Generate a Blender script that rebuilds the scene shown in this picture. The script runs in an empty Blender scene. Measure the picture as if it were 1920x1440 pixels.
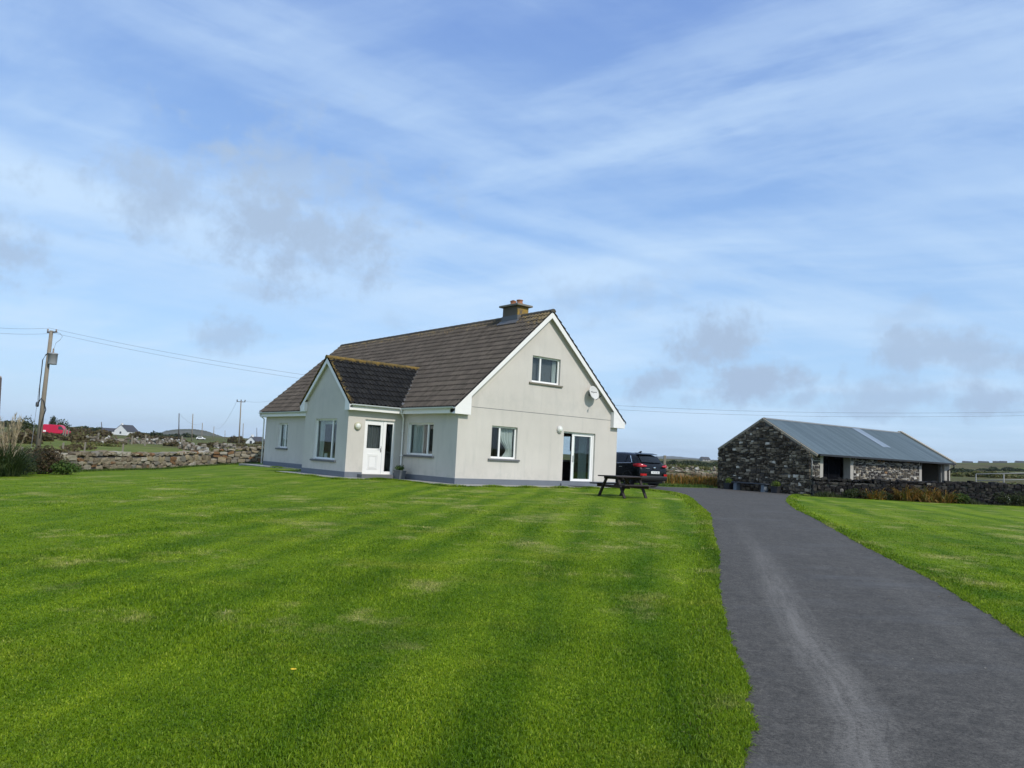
import bpy, math, random
import numpy as np
from mathutils import Vector, Matrix
random.seed(7); RNG = np.random.default_rng(7)
SC = bpy.context.scene; COL = SC.collection
R = math.radians

# ------------------------------------------------------------------ camera
F_PX, PITCH, ROLL, CAM_Z = 1442.0, R(5.378), R(2.821), 1.6
cam = bpy.data.cameras.new('camera'); camo = bpy.data.objects.new('camera', cam); COL.objects.link(camo)
cam.sensor_width = 36.0; cam.sensor_fit = 'HORIZONTAL'; cam.lens = 36.0*F_PX/1920.0
cam.clip_start = 0.05; cam.clip_end = 20000
camo.matrix_world = Matrix.Translation((0, 0, CAM_Z)) @ Matrix.Rotation(R(90)+PITCH, 4, 'X') @ Matrix.Rotation(ROLL, 4, 'Z')
SC.camera = camo

def ray(px, py):
    u, v = px-960, py-720; c, s = math.cos(-ROLL), math.sin(-ROLL)
    u, v = u*c-v*s, u*s+v*c
    x, y, z = u/F_PX, 1.0, -v/F_PX
    return Vector((x, y*math.cos(PITCH)-z*math.sin(PITCH), y*math.sin(PITCH)+z*math.cos(PITCH))).normalized()

# ------------------------------------------------------------------ light
SUN = Vector((.49, -.557, .67)).normalized()
SKY_STRENGTH, SUN_STRENGTH = 0.12, 2.2
SC.view_settings.view_transform = 'Standard'; SC.view_settings.look = 'None'
SC.view_settings.exposure = 0.48; SC.view_settings.gamma = 1.0; SC.view_settings.use_curve_mapping = False
sl = bpy.data.lights.new('sun', 'SUN'); sl.energy = SUN_STRENGTH; sl.angle = R(0.6); sl.color = (1.0, .945, .86)
slo = bpy.data.objects.new('sun', sl); COL.objects.link(slo)
slo.rotation_euler = (-SUN).to_track_quat('-Z', 'Y').to_euler()

HAZE = 7e-5
# ------------------------------------------------------------------ node helper
class NT:
    def __init__(s, tree):
        s.t = tree; s.n = tree.nodes; s.l = tree.links
    def new(s, typ, **kw):
        nd = s.n.new(typ)
        for k, v in kw.items(): setattr(nd, k, v)
        return nd
    def put(s, sock, val):
        if val is None: return
        if isinstance(val, bpy.types.NodeSocket): s.l.new(val, sock)
        else:
            if hasattr(sock.default_value, '__len__') and not hasattr(val, '__len__'): val = (val,)*len(sock.default_value)
            if hasattr(sock.default_value, '__len__') and len(sock.default_value) == 4 and len(val) == 3: val = tuple(val)+(1,)
            sock.default_value = val
    def math(s, op, a, b=None, c=None, clamp=False):
        nd = s.new('ShaderNodeMath', operation=op, use_clamp=clamp)
        s.put(nd.inputs[0], a); s.put(nd.inputs[1], b)
        if c is not None: s.put(nd.inputs[2], c)
        return nd.outputs[0]
    def vmath(s, op, a, b=None, out=0):
        nd = s.new('ShaderNodeVectorMath', operation=op); s.put(nd.inputs[0], a)
        if b is not None: s.put(nd.inputs['Scale'] if op == 'SCALE' else nd.inputs[1], b)
        return nd.outputs['Value'] if op in ('DOT_PRODUCT', 'LENGTH', 'DISTANCE') else nd.outputs[0]
    def mix(s, f, a, b, blend='MIX'):
        nd = s.new('ShaderNodeMix', data_type='RGBA', blend_type=blend)
        s.put(nd.inputs[0], f); s.put(nd.inputs[6], a); s.put(nd.inputs[7], b)
        return nd.outputs[2]
    def noise(s, vec, scale, detail=4, rough=.55, dist=0, out=0):
        nd = s.new('ShaderNodeTexNoise'); s.put(nd.inputs['Vector'], vec)
        nd.inputs['Scale'].default_value = scale; nd.inputs['Detail'].default_value = detail
        nd.inputs['Roughness'].default_value = rough; nd.inputs['Distortion'].default_value = dist
        return nd.outputs[out]
    def ramp(s, f, pts):
        nd = s.new('ShaderNodeValToRGB'); s.put(nd.inputs[0], f)
        e = nd.color_ramp.elements
        while len(e) < len(pts): e.new(.5)
        for el, (p, c) in zip(e, pts):
            el.position = p; el.color = tuple(c)+(1,) if len(c) == 3 else c
        return nd.outputs[0]
    def step(s, x, a, b):
        nd = s.new('ShaderNodeMapRange', interpolation_type='SMOOTHSTEP'); s.put(nd.inputs[0], x)
        nd.inputs[1].default_value = a; nd.inputs[2].default_value = b
        return nd.outputs[0]
    def sep(s, v):
        nd = s.new('ShaderNodeSeparateXYZ'); s.put(nd.inputs[0], v); return nd.outputs
    def comb(s, x, y, z):
        nd = s.new('ShaderNodeCombineXYZ'); s.put(nd.inputs[0], x); s.put(nd.inputs[1], y); s.put(nd.inputs[2], z); return nd.outputs[0]

# ------------------------------------------------------------------ world
W = bpy.data.worlds.new('World'); SC.world = W; W.use_nodes = True
n = NT(W.node_tree); n.n.clear()
sky = n.new('ShaderNodeTexSky', sky_type='NISHITA', sun_disc=False)
sky.sun_elevation = math.asin(SUN.z); sky.sun_rotation = math.atan2(SUN.x, SUN.y)
sky.air_density = 1.0; sky.dust_density = 0.6; sky.ozone_density = 2.0; sky.altitude = 10
d = n.new('ShaderNodeTexCoord').outputs['Generated']
dx, dy, dz = n.sep(d)
K = 1.0/SKY_STRENGTH
clear = n.ramp(n.math('MAXIMUM', dz, 0.0), [(0, tuple(k*K for k in (.27, .425, .64))), (.12, tuple(k*K for k in (.262, .445, .70))), (.30, tuple(k*K for k in (.205, .36, .655))), (.55, tuple(k*K for k in (.150, .265, .58))), (1, tuple(k*K for k in (.10, .18, .42)))])
base = n.mix(.72, sky.outputs[0], clear)
# thin high cloud, laid out on a flat layer overhead (so that it fans out by perspective)
den = n.math('ADD', n.math('MAXIMUM', dz, 0.0), .12)
px_, py_ = n.math('DIVIDE', dx, den), n.math('DIVIDE', dy, den)
ang = R(28); ca, sa = math.cos(ang), math.sin(ang)
a1 = n.math('ADD', n.math('MULTIPLY', px_, ca), n.math('MULTIPLY', py_, -sa))
b1 = n.math('ADD', n.math('MULTIPLY', px_, sa), n.math('MULTIPLY', py_, ca))
wv = n.noise(n.comb(px_, py_, 3.1), .7, 3, .5, 0, 1)
pa = n.vmath('ADD', n.comb(n.math('MULTIPLY', a1, .55), n.math('MULTIPLY', b1, 1.5), 0), n.vmath('SCALE', wv, .9))
c1 = n.noise(pa, 1.15, 7, .58)
ang2 = R(-35); ca2, sa2 = math.cos(ang2), math.sin(ang2)
a2 = n.math('ADD', n.math('MULTIPLY', px_, ca2), n.math('MULTIPLY', py_, -sa2))
b2 = n.math('ADD', n.math('MULTIPLY', px_, sa2), n.math('MULTIPLY', py_, ca2))
c2 = n.noise(n.vmath('ADD', n.comb(n.math('MULTIPLY', a2, .5), n.math('MULTIPLY', b2, 2.2), 5.0), n.vmath('SCALE', wv, .6)), 1.0, 6, .55)
cir = n.math('ADD', n.math('MULTIPLY', c1, .65), n.math('MULTIPLY', c2, .35))
sunward = n.vmath('DOT_PRODUCT', d, tuple(SUN))
veil = n.step(sunward, -.15, .95)
cirm = n.step(n.math('ADD', cir, n.math('MULTIPLY', veil, .12)), .40, .66)
low = n.math('SUBTRACT', 1.0, n.step(dz, .05, .42))
cirm = n.math('ADD', n.math('MULTIPLY', cirm, .62), n.math('MULTIPLY', low, .18), clamp=True)
SPLIT = .18
BANDS = [(128,762,42,11,1.0,0),(185,768,40,7,.6,0),(420,430,560,95,.75,6),(150,370,380,55,.6,9),(620,560,700,75,.5,2),(1290,240,430,34,.5,-17),(1060,310,300,26,.4,-15),(620,130,520,55,.45,17),(330,60,420,40,.35,14),(1720,170,430,130,.65,-8),(1450,60,420,60,.5,-14),(1850,330,260,90,.5,0),
 (1120,440,420,26,.5,9),(1360,520,520,22,.6,7),(900,470,420,40,.45,4),(1640,590,420,40,.4,4),(1300,600,600,40,.3,0)]
GAPS = [(120,285,300,34,.8,11),(860,398,300,20,.8,11),(1180,345,260,30,.6,-14),(1250,500,300,14,.7,10),(1560,320,330,70,.5,20),(1030,90,260,60,.6,24),(960,610,500,40,.25,0),(250,150,300,30,.4,16),(1700,470,300,60,.3,5)]
sv = n.vmath('SCALE', wv, .25)
C0 = ray(960, 400); R0 = C0.cross(Vector((0, 0, 1))).normalized(); U0 = R0.cross(C0)
def streak(rot, seed):
    ra = R(-rot-2.8); r2 = R0*math.cos(ra)+U0*math.sin(ra); u2 = U0*math.cos(ra)-R0*math.sin(ra)
    ex = n.vmath('DOT_PRODUCT', d, tuple(r2)); ey = n.vmath('DOT_PRODUCT', d, tuple(u2))
    return n.noise(n.vmath('ADD', n.comb(n.math('MULTIPLY', ex, 5.0), n.math('MULTIPLY', ey, 30.0), seed), sv), 1.3, 5, .62)
NZ = {1: streak(11, 1.7), -1: streak(-17, 6.2)}
def patch(lst, soft):
    tot = None
    for (bx, by, sx_, sy_, amp, rot) in lst:
        c = ray(bx, by); r_ = c.cross(Vector((0, 0, 1))).normalized(); u_ = r_.cross(c)
        ra = R(-rot-2.8); r2 = r_*math.cos(ra)+u_*math.sin(ra); u2 = u_*math.cos(ra)-r_*math.sin(ra)
        ex = n.vmath('DOT_PRODUCT', d, tuple(r2*(F_PX/sx_))); ey = n.vmath('DOT_PRODUCT', d, tuple(u2*(F_PX/sy_)))
        nz = NZ[-1 if rot < -2 else 1]
        rr = n.math('ADD', n.vmath('LENGTH', n.comb(ex, ey, 0)), n.math('MULTIPLY', n.math('SUBTRACT', nz, .5), 1.7))
        m = n.math('MULTIPLY', n.math('SUBTRACT', 1.0, n.step(rr, .05, soft)), amp)
        m = n.math('MULTIPLY', m, n.math('GREATER_THAN', n.vmath('DOT_PRODUCT', d, tuple(c)), .4))
        tot = m if tot is None else n.math('SUBTRACT', n.math('ADD', tot, m), n.math('MULTIPLY', tot, m))
    return tot
bandm, gapm = patch(BANDS, 1.25), patch(GAPS, 1.2)
cirm = n.math('MULTIPLY', cirm, n.math('SUBTRACT', 1.0, n.math('MULTIPLY', gapm, .8)))
cirm = n.math('ADD', cirm, n.math('MULTIPLY', n.math('MULTIPLY', bandm, .62), n.math('SUBTRACT', 1.0, cirm)), clamp=True)
col = n.mix(cirm, base, tuple(k*K for k in (.455, .59, .745)))
# broken grey cumulus fragments, each at its own bearing and height
BLOBS = [(340,360,130,85,.62,0),(470,395,190,95,.75,8),(590,430,130,70,.7,15),(560,330,150,70,.45,-10),(18,480,75,50,.6,20),(165,435,28,14,.35,-35),
 (1335,640,95,42,.85,-28),(1245,715,75,24,.7,-25),(1395,722,110,30,.85,-8),(1510,745,34,14,.5,-25),(1150,545,90,45,.3,-5),(430,628,50,26,.5,-10),(460,540,45,18,.3,0),
 (1790,660,95,34,.65,5),(1860,680,95,28,.6,10),(1680,745,110,26,.55,-10),(1880,745,110,38,.65,0),(1620,770,100,20,.5,0),(745,605,40,20,.2,0),(1680,600,60,20,.25,-30)]
pn = n.vmath('SCALE', d, 1.0)
tn = n.noise(pn, 10.0, 8, .62, .2); tn2 = n.noise(pn, 34.0, 6, .65)
tnn = n.math('ADD', n.math('MULTIPLY', tn, .75), n.math('MULTIPLY', tn2, .35))
gm = None
for (bx, by, sx, sy, amp, rot) in BLOBS:
    c = ray(bx, by); r_ = c.cross(Vector((0, 0, 1))).normalized(); u_ = r_.cross(c)
    ra = R(-rot-2.8); r2 = r_*math.cos(ra)+u_*math.sin(ra); u2 = u_*math.cos(ra)-r_*math.sin(ra)
    ex = n.vmath('DOT_PRODUCT', d, tuple(r2*(F_PX/sx/1.25))); ey = n.vmath('DOT_PRODUCT', d, tuple(u2*(F_PX/sy/1.25)))
    rr = n.vmath('LENGTH', n.comb(ex, ey, 0))
    m = n.math('ADD', n.math('SUBTRACT', .60, n.math('MULTIPLY', rr, .56)), n.math('MULTIPLY', n.math('SUBTRACT', tnn, .55), 3.3))
    m = n.math('MULTIPLY', n.step(m, -.05, .60), min(1, amp*1.3))
    m = n.math('MULTIPLY', m, n.math('GREATER_THAN', n.vmath('DOT_PRODUCT', d, tuple(c)), .5))
    gm = m if gm is None else n.math('MAXIMUM', gm, m)
col = n.mix(gm, col, tuple(k*K for k in (.30, .395, .535)))
bg = n.new('ShaderNodeBackground'); n.put(bg.inputs[0], col); bg.inputs[1].default_value = SKY_STRENGTH
n.l.new(bg.outputs[0], n.new('ShaderNodeOutputWorld').inputs[0])

# ------------------------------------------------------------------ materials
M = {}
def mat(name):
    m = bpy.data.materials.new(name); m.use_nodes = True; t = NT(m.node_tree)
    M[name] = m
    return m, t, t.n['Principled BSDF']
def bump(t, bs, h, strength=.3, dist=.02):
    nd = t.new('ShaderNodeBump'); t.put(nd.inputs['Height'], h); nd.inputs['Strength'].default_value = strength; nd.inputs['Distance'].default_value = dist
    t.l.new(nd.outputs[0], bs.inputs['Normal'])
def oc(t): return t.new('ShaderNodeTexCoord').outputs['Object']
def pos(t): return t.new('ShaderNodeNewGeometry').outputs['Position']
def simple(name, c, rough=.6, var=.12, scale=6, bmp=0, bscale=60, metal=0, spec=.5):
    m, t, bs = mat(name); v = oc(t)
    nz = t.noise(v, scale, 5, .6)
    col = t.mix(nz, tuple(k*(1-var) for k in c), tuple(k*(1+var) for k in c))
    t.put(bs.inputs['Base Color'], col); bs.inputs['Roughness'].default_value = rough; bs.inputs['Metallic'].default_value = metal
    bs.inputs['Specular IOR Level'].default_value = spec
    if bmp: bump(t, bs, t.noise(v, bscale, 4, .6), bmp, .01)
    return m
def island(t): return t.new('ShaderNodeNewGeometry').outputs['Random Per Island']
def leafy(name, ramp, rough=.6, trans=.25):
    m, t, bs = mat(name)
    c = t.ramp(island(t), ramp); nz = t.noise(oc(t), 1.7, 3)
    c = t.mix(1.0, c, t.mix(nz, (.72, .72, .72), (1.25, 1.25, 1.25)), 'MULTIPLY')
    t.put(bs.inputs['Base Color'], c); bs.inputs['Roughness'].default_value = rough; bs.inputs['Specular IOR Level'].default_value = .25
    tr = t.new('ShaderNodeBsdfTranslucent'); t.put(tr.inputs[0], c)
    mx = t.new('ShaderNodeMixShader'); mx.inputs[0].default_value = trans
    t.l.new(bs.outputs[0], mx.inputs[1]); t.l.new(tr.outputs[0], mx.inputs[2]); t.l.new(mx.outputs[0], t.n['Material Output'].inputs[0])
    return m

simple('white_upvc', (.88, .87, .85), .35, .03, 2)
simple('white_paint', (.84, .82, .79), .5, .05, 2)
simple('gutter_grey', (.62, .65, .66), .4, .05, 2)
simple('sill_grey', (.13, .135, .14), .7, .2, 8, .2)
simple('sill_stained', (.20, .18, .14), .8, .3, 8, .2)
simple('plinth_paint', (.150, .168, .195), .75, .12, 3, .15)
simple('concrete', (.30, .29, .265), .85, .22, 3, .3)
simple('pillar_concrete', (.40, .38, .34), .85, .18, 4, .3)
simple('lead_flash', (.115, .115, .118), .55, .15, 5)
simple('clay_pot', (.36, .15, .075), .8, .25, 8, .2)
simple('dark_plastic', (.02, .022, .025), .5, .1, 4)
simple('rubber', (.018, .018, .019), .85, .15, 9)
simple('dish_white', (.62, .61, .57), .45, .04, 3)
simple('lamp_body', (.50, .47, .33), .4, .1, 5)
simple('lamp_dome', (.74, .75, .68), .25, .03, 5)
simple('lamp_ring', (.70, .70, .66), .4, .05, 5)
simple('metal_handle', (.55, .55, .56), .3, .05, 5, metal=.9)
simple('interior_wall', (.34, .33, .30), .9, .05, 1)
simple('interior_floor', (.10, .075, .05), .6, .1, 2)
simple('kitchen_dark', (.06, .05, .045), .5, .1, 2)
simple('curtain_cloth', (.66, .66, .64), .9, .06, 3)
simple('drape_grey', (.14, .14, .15), .9, .06, 3)
simple('old_wood', (.024, .0145, .0115), .7, .3, 9, .25, 40)
simple('red_wood', (.035, .012, .009), .7, .3, 9, .25, 40)
simple('bench_slab', (.045, .055, .07), .6, .2, 6, .15)
simple('bench_leg_paint', (.15, .18, .21), .75, .15, 6, .15)
simple('pole_wood', (.24, .205, .155), .9, .25, 5, .3, 30)
simple('pole_dark', (.075, .06, .055), .9, .2, 5)
simple('transformer_grey', (.30, .31, .32), .5, .1, 5)
simple('porcelain', (.30, .22, .16), .3, .1, 5)
simple('cable_black', (.012, .012, .013), .6, .05, 5)
simple('wire_grey', (.16, .17, .18), .5, .05, 5)
simple('galv', (.22, .225, .215), .6, .15, 8, metal=.2)
simple('fence_wood', (.24, .21, .165), .9, .2, 7)
simple('van_red', (.55, .012, .055), .35, .08, 2)
simple('van_glass', (.05, .06, .07), .1, .05, 2)
simple('house_white', (.80, .80, .78), .7, .04, .4)
simple('slate_dark', (.055, .055, .062), .7, .15, .8)
simple('grey_render', (.32, .31, .29), .8, .1, .4)
simple('barn_door', (.005, .0055, .008), .95, .2, 4, spec=.05)
simple('planter_dark', (.022, .022, .025), .6, .15, 8)
simple('planter_grey', (.10, .115, .13), .6, .15, 8)
simple('soil', (.03, .02, .014), .95, .3, 20)
simple('bin_green', (.015, .07, .05), .5, .1, 4)
simple('mortar', (.10, .095, .085), .95, .25, 6, .3)
simple('mortar_pale', (.29, .275, .245), .95, .25, 6, .3)
simple('barge_concrete', (.33, .285, .215), .85, .2, 3, .3)
simple('roof_void', (.012, .012, .012), .95, .1, 3, spec=.05)
simple('car_black_trim', (.012, .012, .013), .55, .1, 6)
simple('plate_white', (.80, .81, .78), .4, .02, 6)
simple('plate_ink', (.015, .02, .06), .5, .02, 6)
simple('chrome', (.75, .76, .77), .15, .02, 6, metal=1.0)
simple('alloy', (.42, .43, .44), .3, .05, 6, metal=.8)
simple('yellow_petal', (.75, .50, .02), .6, .05, 6)
m = simple('car_paint', (.0025, .003, .0045), .25, .1, 6, spec=.35)
m = simple('tail_red', (.45, .006, .012), .12, .05, 6); M['tail_red'].node_tree.nodes['Principled BSDF'].inputs['Coat Weight'].default_value = .8

# wall render: pale grey paint, faint weathering
m, t, bs = mat('render_paint'); v = oc(t)
big = t.noise(v, .55, 5, .6); st = t.noise(t.vmath('MULTIPLY', v, (3.0, 3.0, .45)), 1.3, 5, .62)
c = t.mix(t.step(big, .35, .75), (.572, .536, .484), (.632, .594, .539))
c = t.mix(t.math('MULTIPLY', t.step(st, .48, .78), .32), c, (.40, .40, .365))
# rain stains in a band under the joint line and along the foot
z = t.sep(v)[2]
band = t.math('MULTIPLY', t.math('SUBTRACT', 1.0, t.step(t.math('ABSOLUTE', t.math('SUBTRACT', z, 3.25)), .1, .6)), t.step(t.noise(v, 1.6, 6, .65), .42, .68))
c = t.mix(t.math('MULTIPLY', band, .28), c, (.42, .41, .38))
foot = t.math('MULTIPLY', t.math('SUBTRACT', 1.0, t.step(z, .2, .75)), t.step(t.noise(v, 3.2, 6, .65), .40, .7))
c = t.mix(t.math('MULTIPLY', foot, .30), c, (.36, .38, .33))
fine = t.noise(v, 24, 4, .7)
c = t.mix(1.0, c, t.mix(fine, (.93, .93, .93), (1.07, 1.07, 1.07)), 'MULTIPLY')
t.put(bs.inputs['Base Color'], c); bs.inputs['Roughness'].default_value = .9; bs.inputs['Specular IOR Level'].default_value = .2
bump(t, bs, t.noise(v, 55, 5, .7), .25, .008)

# roof tiles: per tile tone + lichen from a 'moss' attribute on the mesh
def tilemat(name, c0, c1, lich, lich2):
    m, t, bs = mat(name); v = oc(t)
    at = t.new('ShaderNodeAttribute', attribute_name='moss'); moss = at.outputs['Fac']
    tid = t.new('ShaderNodeAttribute', attribute_name='tile').outputs['Fac']
    c = t.mix(tid, c0, c1)
    c = t.mix(1.0, c, t.mix(t.noise(v, 1.1, 5, .65), (.72, .72, .72), (1.3, 1.28, 1.22)), 'MULTIPLY')
    sp = t.step(t.math('ADD', t.noise(v, 7, 6, .72), t.math('MULTIPLY', moss, .45)), .72, .86)
    c = t.mix(t.math('MULTIPLY', sp, .75), c, t.mix(t.noise(v, 3, 3), lich, lich2))
    t.put(bs.inputs['Base Color'], c); bs.inputs['Roughness'].default_value = .85; bs.inputs['Specular IOR Level'].default_value = .25
    bump(t, bs, t.noise(v, 45, 4, .7), .3, .01)
tilemat('tile_brown', (.068, .057, .048), (.108, .092, .077), (.26, .16, .035), (.20, .18, .12))
tilemat('tile_black', (.009, .009, .0095), (.020, .0195, .019), (.27, .16, .025), (.14, .125, .055))
tilemat('ridge_brown', (.06, .053, .045), (.09, .08, .066), (.26, .18, .06), (.20, .18, .12))
tilemat('ridge_moss', (.085, .065, .03), (.16, .11, .035), (.32, .18, .025), (.22, .15, .04))

# rubble stone, one tone per stone
def stonemat(name, ramp, bs_=.5):
    m, t, bs = mat(name); v = oc(t)
    c = t.ramp(island(t), ramp)
    nz = t.noise(v, 9, 6, .7)
    c = t.mix(1.0, c, t.mix(nz, (.55, .55, .55), (1.45, 1.45, 1.45)), 'MULTIPLY')
    lich = t.step(t.noise(v, 3.1, 6, .7), .60, .72)
    c = t.mix(t.math('MULTIPLY', lich, .35), c, (.30, .29, .25))
    t.put(bs.inputs['Base Color'], c); bs.inputs['Roughness'].default_value = .95; bs.inputs['Specular IOR Level'].default_value = .2
    bump(t, bs, t.noise(v, 22, 6, .7), bs_, .03)
    for e in t.n:
        if e.type == 'VALTORGB': e.color_ramp.interpolation = 'CONSTANT'
stonemat('stone_dark', [(0, (.055, .041, .028)), (.2, (.125, .098, .068)), (.42, (.18, .145, .10)), (.60, (.085, .070, .055)), (.72, (.25, .20, .14)), (.89, (.38, .32, .24)), (.965, (.62, .56, .47))])
stonemat('stone_black', [(0, (.012, .011, .011)), (.3, (.020, .018, .018)), (.55, (.032, .029, .026)), (.75, (.016, .016, .018)), (.88, (.060, .054, .046)), (.965, (.20, .185, .165))])
stonemat('stone_mixed', [(0, (.050, .046, .044)), (.26, (.080, .071, .058)), (.48, (.13, .112, .085)), (.62, (.060, .056, .056)), (.74, (.21, .18, .135)), (.85, (.33, .29, .225)), (.93, (.26, .155, .08)), (.96, (.52, .49, .43))])
stonemat('stone_brown', [(0, (.185, .15, .105)), (.2, (.25, .21, .15)), (.4, (.20, .18, .15)), (.55, (.30, .245, .16)), (.68, (.20, .115, .06)), (.76, (.30, .265, .205)), (.9, (.13, .105, .08)), (.95, (.36, .33, .27))])
stonemat('stone_field', [(0, (.17, .145, .11)), (.3, (.25, .22, .18)), (.5, (.13, .10, .07)), (.7, (.31, .285, .24)), (.9, (.46, .44, .40))])

# glass
m, t, bs = mat('glass_pane'); t.n.remove(bs)
tr = t.new('ShaderNodeBsdfTransparent'); tr.inputs[0].default_value = (.82, .86, .85, 1)
gl = t.new('ShaderNodeBsdfGlossy'); gl.inputs['Roughness'].default_value = .015; gl.inputs[0].default_value = (.95, .97, 1, 1)
fr = t.new('ShaderNodeLayerWeight'); fr.inputs[0].default_value = .5
bn = t.new('ShaderNodeBump'); bn.inputs['Strength'].default_value = .04; bn.inputs['Distance'].default_value = .02
t.put(bn.inputs['Height'], t.noise(oc(t), 1.2, 2)); t.l.new(bn.outputs[0], gl.inputs['Normal'])
mx = t.new('ShaderNodeMixShader'); t.put(mx.inputs[0], t.math('ADD', t.math('MULTIPLY', t.math('POWER', fr.outputs[1], 4.0), .6), .035, clamp=True))
t.l.new(tr.outputs[0], mx.inputs[1]); t.l.new(gl.outputs[0], mx.inputs[2]); t.l.new(mx.outputs[0], t.n['Material Output'].inputs[0])
m, t, bs = mat('car_glass'); bs.inputs['Base Color'].default_value = (.006, .008, .010, 1); bs.inputs['Roughness'].default_value = .06; bs.inputs['Specular IOR Level'].default_value = .35

# barn roof sheeting
def sheet(name, c0, c1, rough):
    m, t, bs = mat(name); v = oc(t)
    s1 = t.noise(t.vmath('MULTIPLY', v, (2.6, .12, .12)), 1.0, 6, .7); s2 = t.noise(t.vmath('MULTIPLY', v, (1.6, .5, .5)), 1.4, 6, .7)
    c = t.mix(t.step(s1, .3, .7), tuple(k*.86 for k in c0), c1); lap = t.math('GREATER_THAN', t.math('FRACT', t.math('MULTIPLY', t.sep(v)[0], 1/.76)), .965); c = t.mix(t.math('MULTIPLY', lap, .22), c, tuple(k*.5 for k in c0)); c = t.mix(t.math('MULTIPLY', t.step(s2, .5, .75), .3), c, tuple(k*.75 for k in c0))
    t.put(bs.inputs['Base Color'], c); bs.inputs['Roughness'].default_value = rough; bs.inputs['Metallic'].default_value = .15
sheet('roof_sheet', (.083, .120, .142), (.122, .165, .188), .6)
sheet('skylight_sheet', (.20, .255, .32), (.31, .37, .44), .4)

# lawn colour by place (same for soil sheet and blades)
def lawn_color(t, p, blade=False):
    x, y, z = t.sep(p)
    nw = t.noise(p, .16, 3, .5)
    th = R(8.5)
    a = t.math('SUBTRACT', t.math('MULTIPLY', x, math.cos(th)), t.math('MULTIPLY', y, math.sin(th)))
    a = t.math('ADD', a, t.math('MULTIPLY', nw, 1.0))
    a = t.math('ADD', a, t.math('MULTIPLY', t.math('MULTIPLY', x, x), -.012))
    s = t.math('SINE', t.math('MULTIPLY', a, 2*math.pi/.98))
    along = t.vmath('MULTIPLY', t.comb(a, y, 0), (1.0, .10, 1))
    sn = t.noise(along, 1.55, 5, .62)
    stripe = t.math('ADD', t.math('MULTIPLY', t.math('MULTIPLY', s, t.step(x, -9, -1)), .21), t.math('MULTIPLY', t.math('SUBTRACT', sn, .5), 2.1))
    stripe = t.math('ADD', stripe, t.math('ADD', .5, t.math('MULTIPLY', t.math('SUBTRACT', t.noise(p, 2.1, 5, .65), .5), .9)), clamp=True)
    c = t.mix(stripe, (.061, .132, .0034), (.168, .248, .0095))
    # yellowish worn patches
    wn = t.noise(t.vmath('MULTIPLY', p, (1, 1.6, 1)), .42, 5, .62)
    c = t.mix(t.math('MULTIPLY', t.step(wn, .52, .72), .65), c, (.205, .245, .022))
    dn = t.noise(t.vmath('ADD', t.vmath('MULTIPLY', p, (.8, .8, 1)), (7.3, 1.1, 0)), .85, 8, .72)
    dn = t.math('ADD', dn, t.math('MULTIPLY', t.step(y, 5, 13), .05))
    c = t.mix(t.math('MULTIPLY', t.step(dn, .565, .73), .72), c, (.33, .315, .105))
    dk = t.noise(t.vmath('ADD', p, (31, 5, 0)), .55, 4, .6)
    c = t.mix(t.math('MULTIPLY', t.step(dk, .54, .72), .5), c, (.050, .112, .006))
    sp = t.noise(p, 3.2, 5, .7); c = t.mix(1.0, c, t.mix(sp, (.68, .72, .6), (1.32, 1.27, 1.4)), 'MULTIPLY')
    return c
m, t, bs = mat('lawn_ground'); p = pos(t)
c = lawn_color(t, p)
f1 = t.noise(p, 26, 4, .75); f2 = t.noise(t.vmath('MULTIPLY', p, (1, .5, 1)), 6, 5, .7)
c = t.mix(1.0, c, t.mix(f1, (.45, .47, .4), (1.5, 1.48, 1.5)), 'MULTIPLY'); c = t.mix(1.0, c, t.mix(f2, (.70, .72, .7), (1.3, 1.27, 1.3)), 'MULTIPLY')
t.put(bs.inputs['Base Color'], c); bs.inputs['Roughness'].default_value = .9; bs.inputs['Specular IOR Level'].default_value = .1
bump(t, bs, t.math('ADD', t.noise(p, 40, 4, .75), t.math('MULTIPLY', f2, 1.5)), .55, .035)
m, t, bs = mat('grass_blade'); p = pos(t)
c = lawn_color(t, p)
c = t.mix(1.0, c, t.ramp(island(t), [(0, (.75, .85, .7)), (.45, (1.35, 1.35, 1.2)), (.82, (1.75, 1.65, 1.5)), (1, (2.6, 2.05, 4.0))]), 'MULTIPLY')
t.put(bs.inputs['Base Color'], c); bs.inputs['Roughness'].default_value = .55; bs.inputs['Specular IOR Level'].default_value = .3
tr = t.new('ShaderNodeBsdfTranslucent'); t.put(tr.inputs[0], c); mx = t.new('ShaderNodeMixShader'); mx.inputs[0].default_value = .42
t.l.new(bs.outputs[0], mx.inputs[1]); t.l.new(tr.outputs[0], mx.inputs[2]); t.l.new(mx.outputs[0], t.n['Material Output'].inputs[0])

# fields
m, t, bs = mat('field_ground'); p = pos(t)
n1 = t.noise(p, .012, 5, .6); n2 = t.noise(t.vmath('MULTIPLY', p, (1, .35, 1)), .09, 6, .65); n3 = t.noise(p, .9, 5, .7)
vo = t.new('ShaderNodeTexVoronoi'); t.put(vo.inputs['Vector'], t.vmath('ADD', t.vmath('MULTIPLY', p, (1, .6, 0)), t.vmath('SCALE', t.noise(p, .02, 3, .5, 0, 1), 60))); vo.inputs['Scale'].default_value = .013
cell = t.sep(vo.outputs['Color'])[0]
c = t.ramp(cell, [(0, (.075, .085, .026)), (.35, (.105, .115, .034)), (.6, (.085, .072, .036)), (.8, (.10, .125, .032)), (1, (.12, .105, .05))])
c = t.mix(t.step(n2, .42, .66), c, (.085, .062, .034)); c = t.mix(t.math('MULTIPLY', t.step(n1, .5, .62), .6), c, (.115, .135, .03))
c = t.mix(1.0, c, t.mix(n3, (.65, .65, .65), (1.4, 1.4, 1.35)), 'MULTIPLY')
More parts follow.
